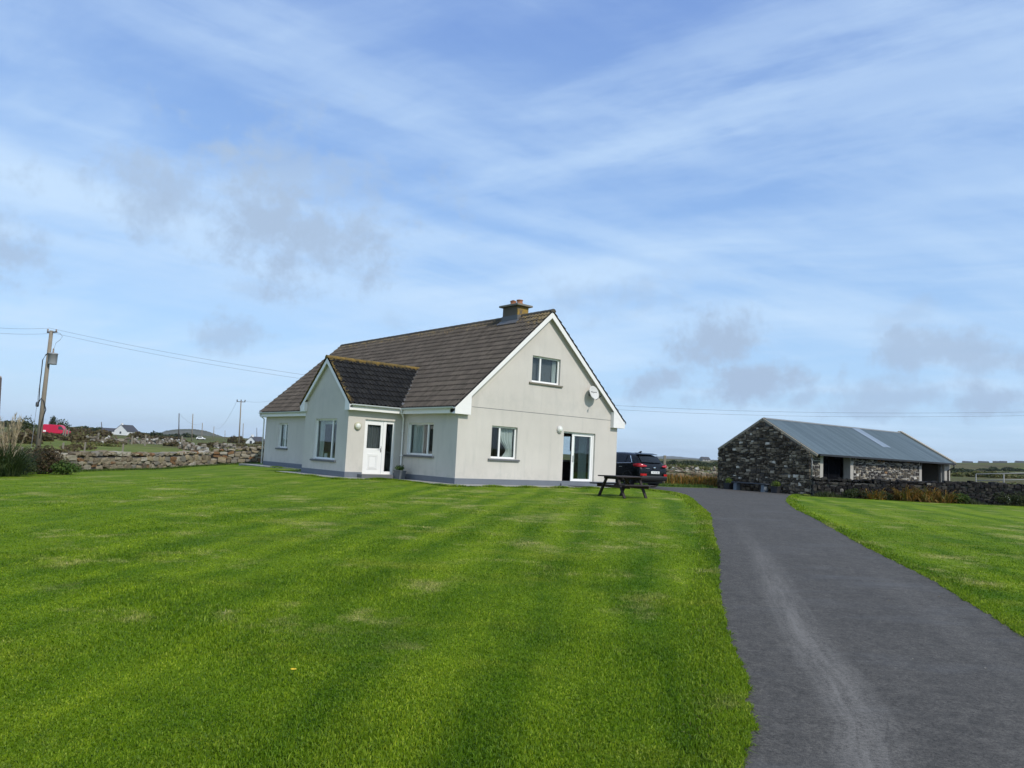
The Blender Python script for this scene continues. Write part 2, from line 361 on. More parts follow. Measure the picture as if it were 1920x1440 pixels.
# the green pasture behind the boundary wall on the left
x, y, z = t.sep(p)
g = t.math('MULTIPLY', t.math('MULTIPLY', t.step(t.math('ADD', y, t.math('MULTIPLY', n2, 20)), 45, 60), t.math('SUBTRACT', 1.0, t.step(t.math('ADD', y, t.math('MULTIPLY', n2, 60)), 130, 160))), t.math('MULTIPLY', t.step(x, -120, -90), t.math('SUBTRACT', 1.0, t.step(x, -34, -16))))
c = t.mix(t.math('MULTIPLY', g, .8), c, t.mix(t.step(t.noise(p, .35, 5, .65), .35, .65), (.095, .135, .022), (.185, .195, .05)))
t.put(bs.inputs['Base Color'], c); bs.inputs['Roughness'].default_value = .95; bs.inputs['Specular IOR Level'].default_value = .1
bump(t, bs, t.math('ADD', n3, t.math('MULTIPLY', n2, 4)), .6, .4)
m, t, bs = mat('hill_rock'); p = pos(t)
c = t.mix(t.step(t.noise(p, .012, 6, .7), .4, .62), (.085, .085, .055), (.14, .135, .11)); c = t.mix(t.step(t.noise(p, .05, 6, .7), .45, .7), c, (.065, .07, .035))
t.put(bs.inputs['Base Color'], c); bs.inputs['Roughness'].default_value = .95; bs.inputs['Specular IOR Level'].default_value = .05

# asphalt (uv: u across 0..1, v metres along)
m, t, bs = mat('asphalt'); p = pos(t); uv = t.new('ShaderNodeUVMap').outputs[0]; u, v_, _ = t.sep(uv)
f = t.noise(p, 130, 3, .8); g1 = t.noise(p, 1.1, 5, .65); g2 = t.noise(t.comb(t.math('MULTIPLY', u, 9), t.math('MULTIPLY', v_, .25), 0), 1.2, 5, .65)
f3 = t.noise(p, 38, 4, .75); f = t.math('ADD', t.math('MULTIPLY', f, .55), t.math('MULTIPLY', f3, .45)); f4 = t.noise(p, 8, 6, .75); c = t.mix(t.step(f, .36, .66), (.0275, .0250, .0220), (.124, .112, .096)); c = t.mix(1.0, c, t.mix(t.step(f4, .3, .7), (.74, .74, .74), (1.25, 1.25, 1.25)), 'MULTIPLY')
c = t.mix(1.0, c, t.mix(g1, (.80, .80, .80), (1.22, 1.22, 1.22)), 'MULTIPLY')
c = t.mix(1.0, c, t.mix(g2, (.80, .80, .80), (1.22, 1.22, 1.22)), 'MULTIPLY')
wob = t.math('MULTIPLY', t.math('SUBTRACT', t.noise(t.comb(0, v_, 0), .25, 2), .5), .035)
def track(cen, wid, amp):
    dd = t.math('ABSOLUTE', t.math('SUBTRACT', t.math('ADD', u, wob), cen))
    mk = t.math('MULTIPLY', t.math('SUBTRACT', 1.0, t.step(dd, wid*.15, wid)), t.step(t.math('ADD', t.noise(t.comb(t.math('MULTIPLY', u, 30), t.math('MULTIPLY', v_, .6), 0), 1.0, 6, .7), t.math('MULTIPLY', f, 1.1)), .72, 1.35))
    return t.math('MULTIPLY', mk, amp)
tk = t.math('MAXIMUM', track(.245, .095, .85), t.math('MAXIMUM', track(.31, .03, .3), track(.78, .12, .16)))
tk = t.math('MULTIPLY', tk, t.math('SUBTRACT', 1.0, t.step(v_, 9, 24)))
c = t.mix(tk, c, t.mix(f, (.13, .12, .107), (.28, .258, .23)))
far = t.math('MULTIPLY', t.step(t.noise(t.vmath('MULTIPLY', p, (.5, 1.4, 1)), 1.0, 5, .6), .5, .7), .3)
c = t.mix(far, c, (.12, .12, .122))
t.put(bs.inputs['Base Color'], c); bs.inputs['Roughness'].default_value = .85; bs.inputs['Specular IOR Level'].default_value = .3
bump(t, bs, f, .55, .008)

# leaves and stalks
leafy('leaf_green', [(0, (.030, .065, .010)), (.4, (.055, .105, .016)), (.8, (.085, .14, .022)), (1, (.12, .16, .035))])
leafy('leaf_dark', [(0, (.026, .040, .013)), (.5, (.045, .062, .019)), (1, (.075, .085, .028))])
leafy('leaf_brown', [(0, (.070, .052, .028)), (.4, (.125, .092, .045)), (.75, (.155, .128, .052)), (1, (.16, .17, .055))], trans=.35)
leafy('leaf_russet', [(0, (.045, .030, .018)), (.5, (.080, .052, .028)), (.85, (.11, .078, .034)), (1, (.09, .10, .03))])
leafy('leaf_orange', [(0, (.05, .075, .014)), (.22, (.16, .10, .02)), (.5, (.30, .135, .022)), (.75, (.36, .22, .05)), (.9, (.14, .15, .025)), (1, (.09, .13, .02))])
leafy('leaf_lime', [(0, (.07, .12, .015)), (.5, (.12, .18, .02)), (1, (.20, .24, .04))])
leafy('pampas_leaf', [(0, (.035, .060, .018)), (.5, (.062, .095, .030)), (1, (.10, .125, .045))])
leafy('pampas_plume', [(0, (.30, .235, .14)), (.5, (.42, .34, .21)), (1, (.52, .45, .32))])
leafy('dry_grass', [(0, (.07, .10, .02)), (.5, (.14, .14, .04)), (1, (.25, .21, .09))])
simple('stem_brown', (.05, .035, .022), .9, .2, 10)

# ------------------------------------------------------------------ mesh helper
class MB:
    def __init__(s): s.v = []; s.f = []; s.mi = []; s.at = {}
    def add(s, vs, fs, m=0, **at):
        o = len(s.v); s.v += [tuple(p) for p in vs]; s.f += [tuple(i+o for i in f) for f in fs]; s.mi += [m]*len(fs)
        for k, a in at.items():
            l = s.at.setdefault(k, []); l += [0.0]*(o-len(l)); l += list(a)
    def box(s, x0, x1, y0, y1, z0, z1, m=0):
        s.add([(x0,y0,z0),(x1,y0,z0),(x1,y1,z0),(x0,y1,z0),(x0,y0,z1),(x1,y0,z1),(x1,y1,z1),(x0,y1,z1)],
              [(0,3,2,1),(4,5,6,7),(0,1,5,4),(1,2,6,5),(2,3,7,6),(3,0,4,7)], m)
    def beam(s, p, q, w, h, up=(0,0,1), m=0):
        p, q = Vector(p), Vector(q); d = (q-p).normalized(); sd = d.cross(Vector(up)).normalized(); u = sd.cross(d)
        vs = [e+sd*(a*w/2)+u*(b*h/2) for e in (p, q) for a, b in ((-1,-1),(1,-1),(1,1),(-1,1))]
        s.add(vs, [(0,3,2,1),(4,5,6,7),(0,1,5,4),(1,2,6,5),(2,3,7,6),(3,0,4,7)], m)
    def tube(s, pts, r, n=8, m=0, cap=True):
        pts = [Vector(p) for p in pts]; rs = r if hasattr(r, '__len__') else [r]*len(pts); vs = []; fs = []
        for i, p in enumerate(pts):
            d = (pts[min(i+1, len(pts)-1)]-pts[max(i-1, 0)]).normalized()
            a = d.cross(Vector((0,0,1)) if abs(d.z) < .95 else Vector((1,0,0))).normalized(); b = a.cross(d)
            vs += [p+a*(math.cos(2*math.pi*k/n)*rs[i])+b*(math.sin(2*math.pi*k/n)*rs[i]) for k in range(n)]
        for i in range(len(pts)-1):
            for k in range(n): fs.append((i*n+k, i*n+(k+1)%n, (i+1)*n+(k+1)%n, (i+1)*n+k))
        if cap: fs += [tuple(range(n-1, -1, -1)), tuple(range((len(pts)-1)*n, len(pts)*n))]
        s.add(vs, fs, m)
    def prism(s, poly, fn, a, b, m=0):
        k = len(poly); vs = [fn(p, a) for p in poly]+[fn(p, b) for p in poly]
        s.add(vs, [tuple(range(k-1, -1, -1)), tuple(range(k, 2*k))]+[(i, (i+1) % k, k+(i+1) % k, k+i) for i in range(k)], m)
    def lathe(s, prof, fn, n=20, m=0):
        vs = []; fs = []
        for (r, h) in prof: vs += [fn(r*math.cos(2*math.pi*k/n), r*math.sin(2*math.pi*k/n), h) for k in range(n)]
        for i in range(len(prof)-1):
            for k in range(n): fs.append((i*n+k, i*n+(k+1) % n, (i+1)*n+(k+1) % n, (i+1)*n+k))
        s.add(vs, fs+[tuple(range(n-1, -1, -1)), tuple(range((len(prof)-1)*n, len(prof)*n))], m)
    def obj(s, name, mats, parent=None, smooth=False, loc=None, bevel=0, label=None):
        me = bpy.data.meshes.new(name); me.from_pydata(s.v, [], s.f); me.validate()
        for mm in (mats if isinstance(mats, (list, tuple)) else [mats]): me.materials.append(M[mm])
        if len(me.polygons) == len(s.mi): me.polygons.foreach_set('material_index', s.mi)
        for k, a in s.at.items():
            at = me.attributes.new(k, 'FLOAT', 'POINT'); at.data.foreach_set('value', (list(a)+[0.0]*len(s.v))[:len(me.vertices)])
        if smooth: me.polygons.foreach_set('use_smooth', [True]*len(me.polygons))
        o = bpy.data.objects.new(name, me); COL.objects.link(o)
        if parent: o.parent = parent
        if loc: o.location = loc
        if label: o['label'] = label
        if bevel:
            b = o.modifiers.new('bevel', 'BEVEL'); b.width = bevel; b.segments = 2; b.limit_method = 'ANGLE'
        return o
def big_mesh(name, co, faces_flat, nper, mats, smooth=False):
    me = bpy.data.meshes.new(name); nf = len(faces_flat)//nper
    me.vertices.add(len(co)); me.vertices.foreach_set('co', np.asarray(co, np.float32).ravel())
    me.loops.add(len(faces_flat)); me.loops.foreach_set('vertex_index', np.asarray(faces_flat, np.int32))
    me.polygons.add(nf); me.polygons.foreach_set('loop_start', np.arange(0, nf*nper, nper, dtype=np.int32))
    if smooth: me.polygons.foreach_set('use_smooth', np.ones(nf, bool))
    for mm in mats: me.materials.append(M[mm])
    me.update(calc_edges=True); me.validate()
    o = bpy.data.objects.new(name, me); COL.objects.link(o); return o
def tag(o, label=None, cat=None, group=None, kind=None):
    if label: o['label'] = label
    if cat: o['category'] = cat
    if group: o['group'] = group
    if kind: o['kind'] = kind
    return o
def thing(name, label, cat, loc=(0,0,0), rz=0, group=None):
    o = bpy.data.objects.new(name, None); COL.objects.link(o); o.empty_display_size = .2
    o.location = loc; o.rotation_euler = (0, 0, rz)
    return tag(o, label, cat, group)
def copy_tree(o, parent=None):
    c = o.copy(); COL.objects.link(c); c.parent = parent
    for ch in list(o.children): copy_tree(ch, c)
    return c

# ------------------------------------------------------------------ ground heights
HB = 0.491                                              # level of the house base
HA = R(39.812); HC = Vector((-1.957, 28.89, HB))
HV = Vector((math.cos(HA), math.sin(HA), 0)); HU = Vector((-math.sin(HA), math.cos(HA), 0))
def hw(v, u, z=0): return HC+HV*v+HU*u+Vector((0, 0, z))
CP = [(0,-10,0),(0,0,0),(-12,0,-.02),(12,0,0),(25,0,0),(2,4,.06),(5,8,.125),(0,10,.14),(-10,12,.1),(15,12,.15),(28,18,.2),(5,20,.31),(8,20,.31),(0,20,.30),(-8,22,.25),
 (15,24,.30),(24,28,.32),(6.5,28,.42),(10.4,28,.42),(12,33,.41),(12.5,46,.31),(16,41,.31),(22,40.5,.33),(27,39.5,.35),(40,39,.4),(3.9,27.2,.37),
 (-20,28,0),(-19,33,.02),(-18.3,40,.03),(-18,46,.13),(-15,47,.42),(-24,20,-.05),(-30,35,0),(-26,48,.1),(8,41,.38),(2,48,.40),(10,50,.38),(-6,52,.40),(25,52,.35),(40,52,.4),(-40,10,-.1),(-40,45,0),(-10,60,.4),(20,65,.4)]
for (v, u) in [(0,0),(8.8,0),(0,9),(0,18),(8.8,18),(-2.5,3.8),(-2.5,7.7),(4.4,0),(4.4,9),(8.8,9),(4.4,18),(-1,13),(10.5,0)]:
    q = hw(v, u); CP.append((q.x, q.y, .452))
CPa = np.array(CP); _d = np.linalg.norm(CPa[:, None, :2]-CPa[None, :, :2], axis=2)
_k = lambda r: np.sqrt(r*r+1.0)
_w = np.linalg.solve(_k(_d)+1e-3*np.eye(len(CPa)), CPa[:, 2]-.25)
SKL = np.array([(-2000,10),(-400,13),(0,12),(180,12),(250,9),(310,6.5),(440,8),(500,8),(900,8),(1250,8),(1345,9),(1500,16),(1790,27),(1920,31),(2400,31),(4000,12)], float)
GP = np.array([(0,0),(45,0),(70,.02),(100,.045),(160,.09),(300,.17),(500,.32),(900,1.0),(1400,.9),(3000,.3),(7000,0)])
def gz(x, y):
    x = np.asarray(x, float); y = np.asarray(y, float); sh = np.broadcast(x, y).shape
    x = np.broadcast_to(x, sh).ravel(); y = np.broadcast_to(y, sh).ravel()
    r = np.hypot(x, y)
    dd = np.hypot(x[:, None]-CPa[None, :, 0], y[:, None]-CPa[None, :, 1])
    z = .25+_k(dd)@_w
    tt = np.clip((r-48)/40, 0, 1); tt = tt*tt*(3-2*tt)
    z = z*(1-tt)+.25*tt
    az = np.arctan2(x, np.maximum(y, -1e9)); px = 960+1442*np.tan(np.clip(az, -1.3, 1.3))
    e = np.interp(px, SKL[:, 0], SKL[:, 1])
    g = np.interp(r, GP[:, 0], GP[:, 1])
    z = z+g*(e*900/1442+1.35)
    und = np.clip((r-60)/200, 0, 1)
    z = z+und*(.35*np.sin(x*.031+1)*np.sin(y*.023)+.5*np.sin(x*.011+y*.007))*np.clip(r/400, .3, 2.2)
    return z.reshape(sh)
def g1(x, y): return float(gz(np.array([x]), np.array([y]))[0])
def at_dist(px, dist):                                   # ground point on the bearing of photo column px
    dr = ray(px, 840); k = dist/math.hypot(dr.x, dr.y); x, y = dr.x*k, dr.y*k
    return Vector((x, y, g1(x, y)))
def px_size(pixels, dist): return pixels*dist/F_PX

def inpoly(x, y, poly):
    x = np.asarray(x); y = np.asarray(y); ins = np.zeros(x.shape, bool); k = len(poly)
    for i in range(k):
        (x0, y0), (x1, y1) = poly[i], poly[(i+1) % k]
        c = ((y0 > y) != (y1 > y))
        with np.errstate(divide='ignore', invalid='ignore'): c &= x < (x1-x0)*(y-y0)/((y1-y0) if y1 != y0 else 1e-9)+x0
        ins ^= c
    return ins
LAWN = [(-23,-12),(-22,22),(-20.3,28),(-18.9,33),(-18.4,40),(-18.2,46.8),(-15.5,47.8),(-12,50),(0,51),(14.2,49.6),(12.7,46.2),(16.2,41.0),(22,40.4),(28,39.6),(46,37.5),(46,-12)]
# field sheet: rings out to the horizon
azs = np.concatenate([np.linspace(-180, -42, 40, endpoint=False), np.linspace(-42, 42, 240, endpoint=False), np.linspace(42, 180, 40, endpoint=False)])*math.pi/180
rs = np.concatenate([np.linspace(1, 44, 30), np.geomspace(46, 7000, 110)])
AZ, RR = np.meshgrid(azs, rs); X, Y = RR*np.sin(AZ), RR*np.cos(AZ); Z = gz(X, Y)
Z = Z-np.where(inpoly(X, Y, LAWN), .22, .03)
nA, nR = len(azs), len(rs); idx = np.arange(nA*nR).reshape(nR, nA); nx = np.roll(idx, -1, axis=1)
fc = np.stack([idx[:-1], nx[:-1], nx[1:], idx[1:]], -1).reshape(-1, 4)[:, ::-1]
co = np.stack([X, Y, Z], -1).reshape(-1, 3)
o = big_mesh('ground', co, fc.ravel(), 4, ['field_ground'], True); tag(o, kind='structure')
# lawn sheet
gx, gy = np.arange(-23.5, 46.6, .5), np.arange(-12, 52.1, .5); X, Y = np.meshgrid(gx, gy); Z = gz(X, Y)
idx = np.arange(X.size).reshape(X.shape); cx, cy = X[:-1, :-1]+.25, Y[:-1, :-1]+.25
foot = [tuple(hw(v, u)[:2]) for v, u in ((.3,.3),(8.5,.3),(8.5,17.7),(.3,17.7))]
keep = inpoly(cx, cy, LAWN) & ~inpoly(cx, cy, foot)
fc = np.stack([idx[:-1, :-1], idx[:-1, 1:], idx[1:, 1:], idx[1:, :-1]], -1)[keep]
o = big_mesh('lawn', np.stack([X, Y, Z], -1).reshape(-1, 3), fc.ravel(), 4, ['lawn_ground'], True); tag(o, kind='structure')

# driveway: a ruled strip between its two edges, then the yard in front of the barn
DL = [(-.1,-3),(.6,1.5),(1.26,4.12),(1.51,4.71),(1.71,5.55),(1.89,6.41),(2.14,7.59),(2.40,8.82),(2.82,10.35),(3.57,13.21),(4.66,17.6),(5.38,20.6),(5.98,24.2),(6.45,27.0),(6.75,29.5),(6.72,31.5),(6.2,33.2),(5.75,34.4),(4.9,35.6),(2.2,38.9),(-1.5,43.3)]
DR = [(3.2,-3),(3.7,1.5),(4.25,4.5),(4.45,5.2),(4.65,6.0),(4.85,6.9),(5.06,7.7),(5.42,8.96),(6.01,11.05),(6.55,13.5),(7.30,16.6),(8.25,20.6),(9.15,24.5),(10.3,28.4),(11.7,32.2),(14.5,39.3),(15.9,41.0),(12.4,45.8),(8.3,41.2),(5.2,44.5),(1.5,48.5)]
def resamp(P, n):
    P = np.array(P, float); tt = np.arange(len(P)); q = np.linspace(0, len(P)-1, n)
    out = np.stack([np.interp(q, tt, P[:, 0]), np.interp(q, tt, P[:, 1])], -1)
    for _ in range(3): out[1:-1] = .25*out[:-2]+.5*out[1:-1]+.25*out[2:]
    return out
NS, NC = 320, 24
EL, ER = resamp(DL, NS), resamp(DR, NS)
def wob(n, amp, seed):
    r = np.random.default_rng(seed); a = np.zeros(n)
    for k in (3, 7, 14): a += np.interp(np.arange(n), np.arange(0, n+k, k), r.normal(size=len(np.arange(0, n+k, k)))[:len(np.arange(0, n+k, k))])*amp*math.sqrt(k/14)
    return a
EL[:, 0] += wob(NS, .012, 3); ER[:, 0] += wob(NS, .012, 4)
mid = (EL+ER)/2; vlen = np.concatenate([[0], np.cumsum(np.linalg.norm(np.diff(mid, axis=0), axis=1))])
S = np.linspace(0, 1, NC+1); G = EL[:, None, :]*(1-S)[None, :, None]+ER[:, None, :]*S[None, :, None]
Zd = gz(G[..., 0], G[..., 1])+.016
co = np.concatenate([G, Zd[..., None]], -1).reshape(-1, 3); idx = np.arange(NS*(NC+1)).reshape(NS, NC+1)
fc = np.stack([idx[:-1, :-1], idx[:-1, 1:], idx[1:, 1:], idx[1:, :-1]], -1).reshape(-1, 4)
o = big_mesh('driveway', co, fc.ravel(), 4, ['asphalt'], True); tag(o, kind='structure')
uvl = o.data.uv_layers.new(name='UVMap'); UV = np.stack([np.broadcast_to(S, (NS, NC+1)), np.broadcast_to(vlen[:, None], (NS, NC+1))], -1).reshape(-1, 2)
li = np.empty(len(o.data.loops), np.int32); o.data.loops.foreach_get('vertex_index', li); uvl.data.foreach_set('uv', UV[li].astype(np.float32).ravel())
DRIVE = [tuple(p) for p in EL]+[tuple(p) for p in ER[::-1]]

# far hills
def hill(name, prof, dist, depth, seed):
    pr = np.array(prof, float); pxs = np.linspace(pr[0, 0], pr[-1, 0], 120); e = np.interp(pxs, pr[:, 0], pr[:, 1])
    for _ in range(2): e[1:-1] = .25*e[:-2]+.5*e[1:-1]+.25*e[2:]
    e += np.random.default_rng(seed).normal(size=120)*.25
    az = np.arctan((pxs-960)/F_PX); rows = np.array([(0, 0), (.3, .45), (.6, .82), (.85, .98), (1, 1), (1.3, .8), (2, 0)])
    co = []
    for (k, h) in rows:
        r = dist+depth*k; co.append(np.stack([r*np.sin(az), r*np.cos(az), CAM_Z+h*e*dist/F_PX-(1-h)*14], -1))
    co = np.array(co); idx = np.arange(len(rows)*120).reshape(len(rows), 120)
    fc = np.stack([idx[:-1, :-1], idx[:-1, 1:], idx[1:, 1:], idx[1:, :-1]], -1).reshape(-1, 4)
    o = big_mesh(name, co.reshape(-1, 3), fc.ravel(), 4, ['hill_rock'], True); return tag(o, kind='structure')
hill('hills', [(285,4),(305,12),(320,19),(345,23.5),(372,25),(392,23),(408,18),(425,12),(445,8),(470,4)], 1500, 350, 1)
hill('hills', [(1000,3),(1120,8),(1200,12),(1240,16),(1262,18),(1290,16.5),(1310,16),(1330,14),(1380,14),(1450,12),(1600,5)], 4800, 900, 2)
hill('hills', [(-300,10),(-100,17),(20,17),(60,14),(110,16),(150,14.5),(200,10),(260,6),(320,2)], 1250, 250, 3)

# ------------------------------------------------------------------ house  (local x = along the gable, local y = along the long front, z up)
L, D, HE, HR, OV, EO = 18.07, 8.82, 2.88, 7.22, .19, .29
P0, P1, PP, HP, OVP = 3.81, 7.67, 2.535, 4.84, .14
KS = (HR-HE)/(D/2+EO); PM = (P0+P1)/2; KP = (HP-HE)/(PM-(P0-EO))
house = thing('house', 'pale grey rendered house with a brown tiled roof, gabled porch and single chimney', 'house', HC, HA)

def clip(poly, a, b, c):                                 # keep a*x+b*y<=c
    out = []
    for i in range(len(poly)):
        p, q = poly[i], poly[(i+1) % len(poly)]; dp, dq = a*p[0]+b*p[1]-c, a*q[0]+b*q[1]-c
        if dp <= 0: out.append(p)
        if dp*dq < 0: tt = dp/(dp-dq); out.append((p[0]+(q[0]-p[0])*tt, p[1]+(q[1]-p[1])*tt))
    return out
def wall_sheet(mb, fn, a0, a1, z0, z1, holes, planes=(), dep=.14, flip=False):
    """outer face with real openings; fn(a, d, z) maps along / inward / up to local space"""
    As = sorted({a0, a1, *[h[0] for h in holes], *[h[1] for h in holes]}); Zs = sorted({z0, z1, *[h[2] for h in holes], *[h[3] for h in holes]})
    for i in range(len(As)-1):
        for j in range(len(Zs)-1):
            ca, cz = (As[i]+As[i+1])/2, (Zs[j]+Zs[j+1])/2
            if any(h[0] < ca < h[1] and h[2] < cz < h[3] for h in holes): continue
            pl = [(As[i], Zs[j]), (As[i+1], Zs[j]), (As[i+1], Zs[j+1]), (As[i], Zs[j+1])]
            for q in planes: pl = clip(pl, *q) if pl else pl
            if len(pl) > 2: mb.add([fn(p[0], 0, p[1]) for p in pl], [tuple(range(len(pl)))])
    for (b0, b1, c0, c1) in holes:
        for (p, q) in (((b0,c0),(b1,c0)),((b1,c0),(b1,c1)),((b1,c1),(b0,c1)),((b0,c1),(b0,c0))):
            mb.add([fn(p[0],0,p[1]), fn(q[0],0,q[1]), fn(q[0],dep,q[1]), fn(p[0],dep,p[1])], [(0,1,2,3)])
    # inner face of the wall
    for i in range(len(As)-1):
        for j in range(len(Zs)-1):
            ca, cz = (As[i]+As[i+1])/2, (Zs[j]+Zs[j+1])/2
            if any(h[0] < ca < h[1] and h[2] < cz < h[3] for h in holes): continue
            pl = [(As[i], Zs[j]), (As[i+1], Zs[j]), (As[i+1], Zs[j+1]), (As[i], Zs[j+1])]
            for q in planes: pl = clip(pl, *q) if pl else pl
            if len(pl) > 2: mb.add([fn(p[0], dep, p[1]) for p in pl], [tuple(range(len(pl)))], 1)
fG = lambda a, d, z: (a, d, z)              # gable wall: along v, inward +u
fF = lambda a, d, z: (d, a, z)              # long front: along u, inward +v
fPF = lambda a, d, z: (-PP+d, a, z)         # porch front
fPR = lambda a, d, z: (a, P0+d, z)          # porch return with the door: along v
fPL = lambda a, d, z: (a, P1-d, z)
fB = lambda a, d, z: (D-d, a, z)
fE = lambda a, d, z: (a, L-d, z)
H_GU, H_GD, H_SL = (3.58, 5.16, 4.18, 5.27), (1.65, 2.96, 1.0, 2.27), (5.52, 7.43, .12, 2.27)
H_FR, H_FL, H_PF, H_DR, H_BK = (1.60, 3.45, .98, 2.27), (15.12, 16.3, .97, 2.27), (4.74, 6.69, .62, 2.28), (-1.78, -.36, .14, 2.30), (2.7, 3.7, 1.0, 2.25)
mb = MB()
rk = [(-KS, 1, HE-.06+KS*EO), (KS, 1, HE-.06+KS*(D+EO))]
wall_sheet(mb, fG, 0, D, 0, HR, [H_GU, H_GD, H_SL], rk)
wall_sheet(mb, fF, 0, P0+.01, 0, 2.86, [H_FR]); wall_sheet(mb, fF, P1-.01, L, 0, 2.86, [H_FL])
pk = [(KP, 1, HE-.06+KP*(P1+EO)), (-KP, 1, HE-.06-KP*(P0-EO))]
wall_sheet(mb, fPF, P0, P1, 0, HP, [H_PF], pk)
wall_sheet(mb, fPR, -PP, .01, 0, 2.86, [H_DR]); wall_sheet(mb, fPL, -PP, .01, 0, 2.86, [])
wall_sheet(mb, fB, 0, L, 0, 2.86, [H_BK]); wall_sheet(mb, fE, 0, D, 0, HR, [], rk)
mb.obj('wall', ['render_paint', 'interior_wall'], house)
# inside: floor, ceilings, partitions
mb = MB(); mb.box(.16, D-.16, .16, L-.16, .02, .12); mb.box(-PP+.16, .15, P0+.16, P1-.16, .02, .12); mb.obj('floor', 'interior_floor', house)
mb = MB(); mb.box(.15, D-.15, .15, L-.15, 2.62, 2.70); mb.box(-PP+.15, .14, P0+.15, P1-.15, 2.62, 2.70); mb.obj('ceiling', 'interior_wall', house)
mb = MB(); mb.box(.15, 5.2, 4.3, 4.4, .12, 2.61); mb.box(.15, D-.15, 9, 9.1, .12, 2.61); mb.box(4.9, 5.0, .15, 1.5, .12, 2.61); mb.box(3, D-2.0, 3.2, 3.3, 2.71, 5.5); mb.obj('partition_wall', 'interior_wall', house)
mb = MB(); mb.box(8.0, 8.66, .6, 2.6, .12, .98); mb.box(8.0, 8.66, 4.0, 6.0, .12, .98); mb.box(8.25, 8.66, .6, 2.4, 1.5, 2.3); mb.obj('kitchen_unit', 'kitchen_dark', house)
# plinth band
mb = MB(); h = .20; t_ = .018
mb.box(-t_, D+t_, -t_, 0, -.12, h) ; mb.box(-t_, 0, 0, P0-t_, -.12, h); mb.box(-t_, 0, P1+t_, L, -.12, h)
mb.box(-PP-t_, -PP, P0-t_, P1+t_, -.12, h); mb.box(-PP, 0, P1, P1+t_, -.12, h)
mb.box(-PP, H_DR[0]-.01, P0-t_, P0, -.12, h); mb.box(H_DR[1]+.01, -t_, P0-t_, P0, -.12, h); mb.box(D, D+t_, 0, L, -.12, h)
mb.obj('plinth', 'plinth_paint', house, bevel=.006)
mb = MB(); mb.box(.62, D-.45, -.004, 0, 2.915, 2.932); mb.obj('joint_line', 'sill_grey', house)
mb = MB(); mb.box(H_DR[0]-.22, H_DR[1]+.22, P0-.40, P0-.02, -.12, .13); mb.obj('doorstep', 'sill_grey', house, bevel=.01)
mb = MB(); mb.box(H_SL[0]-.1, H_SL[1]+.1, -.09, -.02, -.12, .105); mb.obj('doorstep', 'plinth_paint', house, bevel=.008)

# windows: frame > pane, mullion; sill; curtain hangs inside
def window(fn, hole, mull, sill='sill_grey', dep=.10, fr=.065, sillout=.07):
    a0, a1, z0, z1 = hole; f = MB()
    B = lambda x0, x1, y0, y1, d0=dep, d1=dep+.06: f.prism([(x0,y0),(x1,y0),(x1,y1),(x0,y1)], lambda p, d: fn(p[0], d, p[1]), d0, d1)
    B(a0, a0+fr, z0, z1); B(a1-fr, a1, z0, z1); B(a0+fr, a1-fr, z0, z0+fr*1.15); B(a0+fr, a1-fr, z1-fr, z1)
    for mx_ in mull: B(mx_-.04, mx_+.04, z0+fr*1.15, z1-fr, dep-.008, dep+.05)
    w = f.obj('window', 'white_upvc', house, bevel=.006)
    p = MB(); p.prism([(a0+.03,z0+.03),(a1-.03,z0+.03),(a1-.03,z1-.03),(a0+.03,z1-.03)], lambda q, d: fn(q[0], d, q[1]), dep+.028, dep+.040); p.obj('pane', 'glass_pane', w)
    if sill:
        s = MB(); e = .14
        s.prism([(-sillout, z0-.085), (dep+.005, z0-.085), (dep+.005, z0+.004), (-sillout, z0-.018)], lambda q, a: fn(a, q[0], q[1]), a0-e, a1+e)
        s.obj('sill', sill, w, bevel=.008)
    return w
def curtain(fn, win, a0, a1, z0, z1, dep=.24, tie=None, m_='curtain_cloth', amp=.025, nfold=7):
    mb = MB(); N, K = 48, 14; vs = []
    for j in range(K+1):
        k = j/K; z = z1+(z0-z1)*k
        for i in range(N+1):
            s = i/N; a = a0+(a1-a0)*s
            if tie: pinch = .55*math.exp(-((k-.72)/.25)**2); a = tie+(a-tie)*(1-pinch)
            vs.append(fn(a, dep+amp*math.sin(s*nfold*2*math.pi+k*1.2)+.012*math.sin(s*19+k*5), z))
    mb.add(vs, [(j*(N+1)+i, j*(N+1)+i+1, (j+1)*(N+1)+i+1, (j+1)*(N+1)+i) for j in range(K) for i in range(N)])
    return mb.obj('curtain', m_, win, True)
w = window(fG, H_GU, [4.10], 'sill_stained'); curtain(fG, w, 4.90, 5.12, 4.2, 5.2, nfold=3)
mb = MB(); mb.prism([(3.6,4.2),(4.9,4.2),(4.9,5.26),(3.6,5.26)], lambda q, d_: fG(q[0], d_, q[1]), .30, .31); mb.obj('blind', 'drape_grey', w)
w = window(fG, H_GD, [2.12]); curtain(fG, w, 2.2, 2.92, 1.0, 2.2, tie=2.9, nfold=5); 
w = window(fF, H_FR, [2.1]); curtain(fF, w, 2.62, 3.38, 1.0, 2.2, nfold=6); curtain(fF, w, 1.66, 1.9, 1.0, 2.2, nfold=2, m_='drape_grey')
w = window(fF, H_FL, [15.6]); curtain(fF, w, 15.64, 16.24, 1.0, 2.2, nfold=5); curtain(fF, w, 15.16, 15.5, 1.0, 2.2, nfold=3)
w = window(fPF, H_PF, [5.25]); curtain(fPF, w, 6.25, 6.62, .65, 2.2, nfold=4)
mb = MB(); N = 60                                         # scalloped valance
mb.add([fPF(4.8+1.85*i/N, .26, z) for i in range(N+1) for z in (2.22, 2.10-.05*abs(math.sin(i*.55)))], [(2*i, 2*i+2, 2*i+3, 2*i+1) for i in range(N)]); mb.obj('valance', 'curtain_cloth', w)
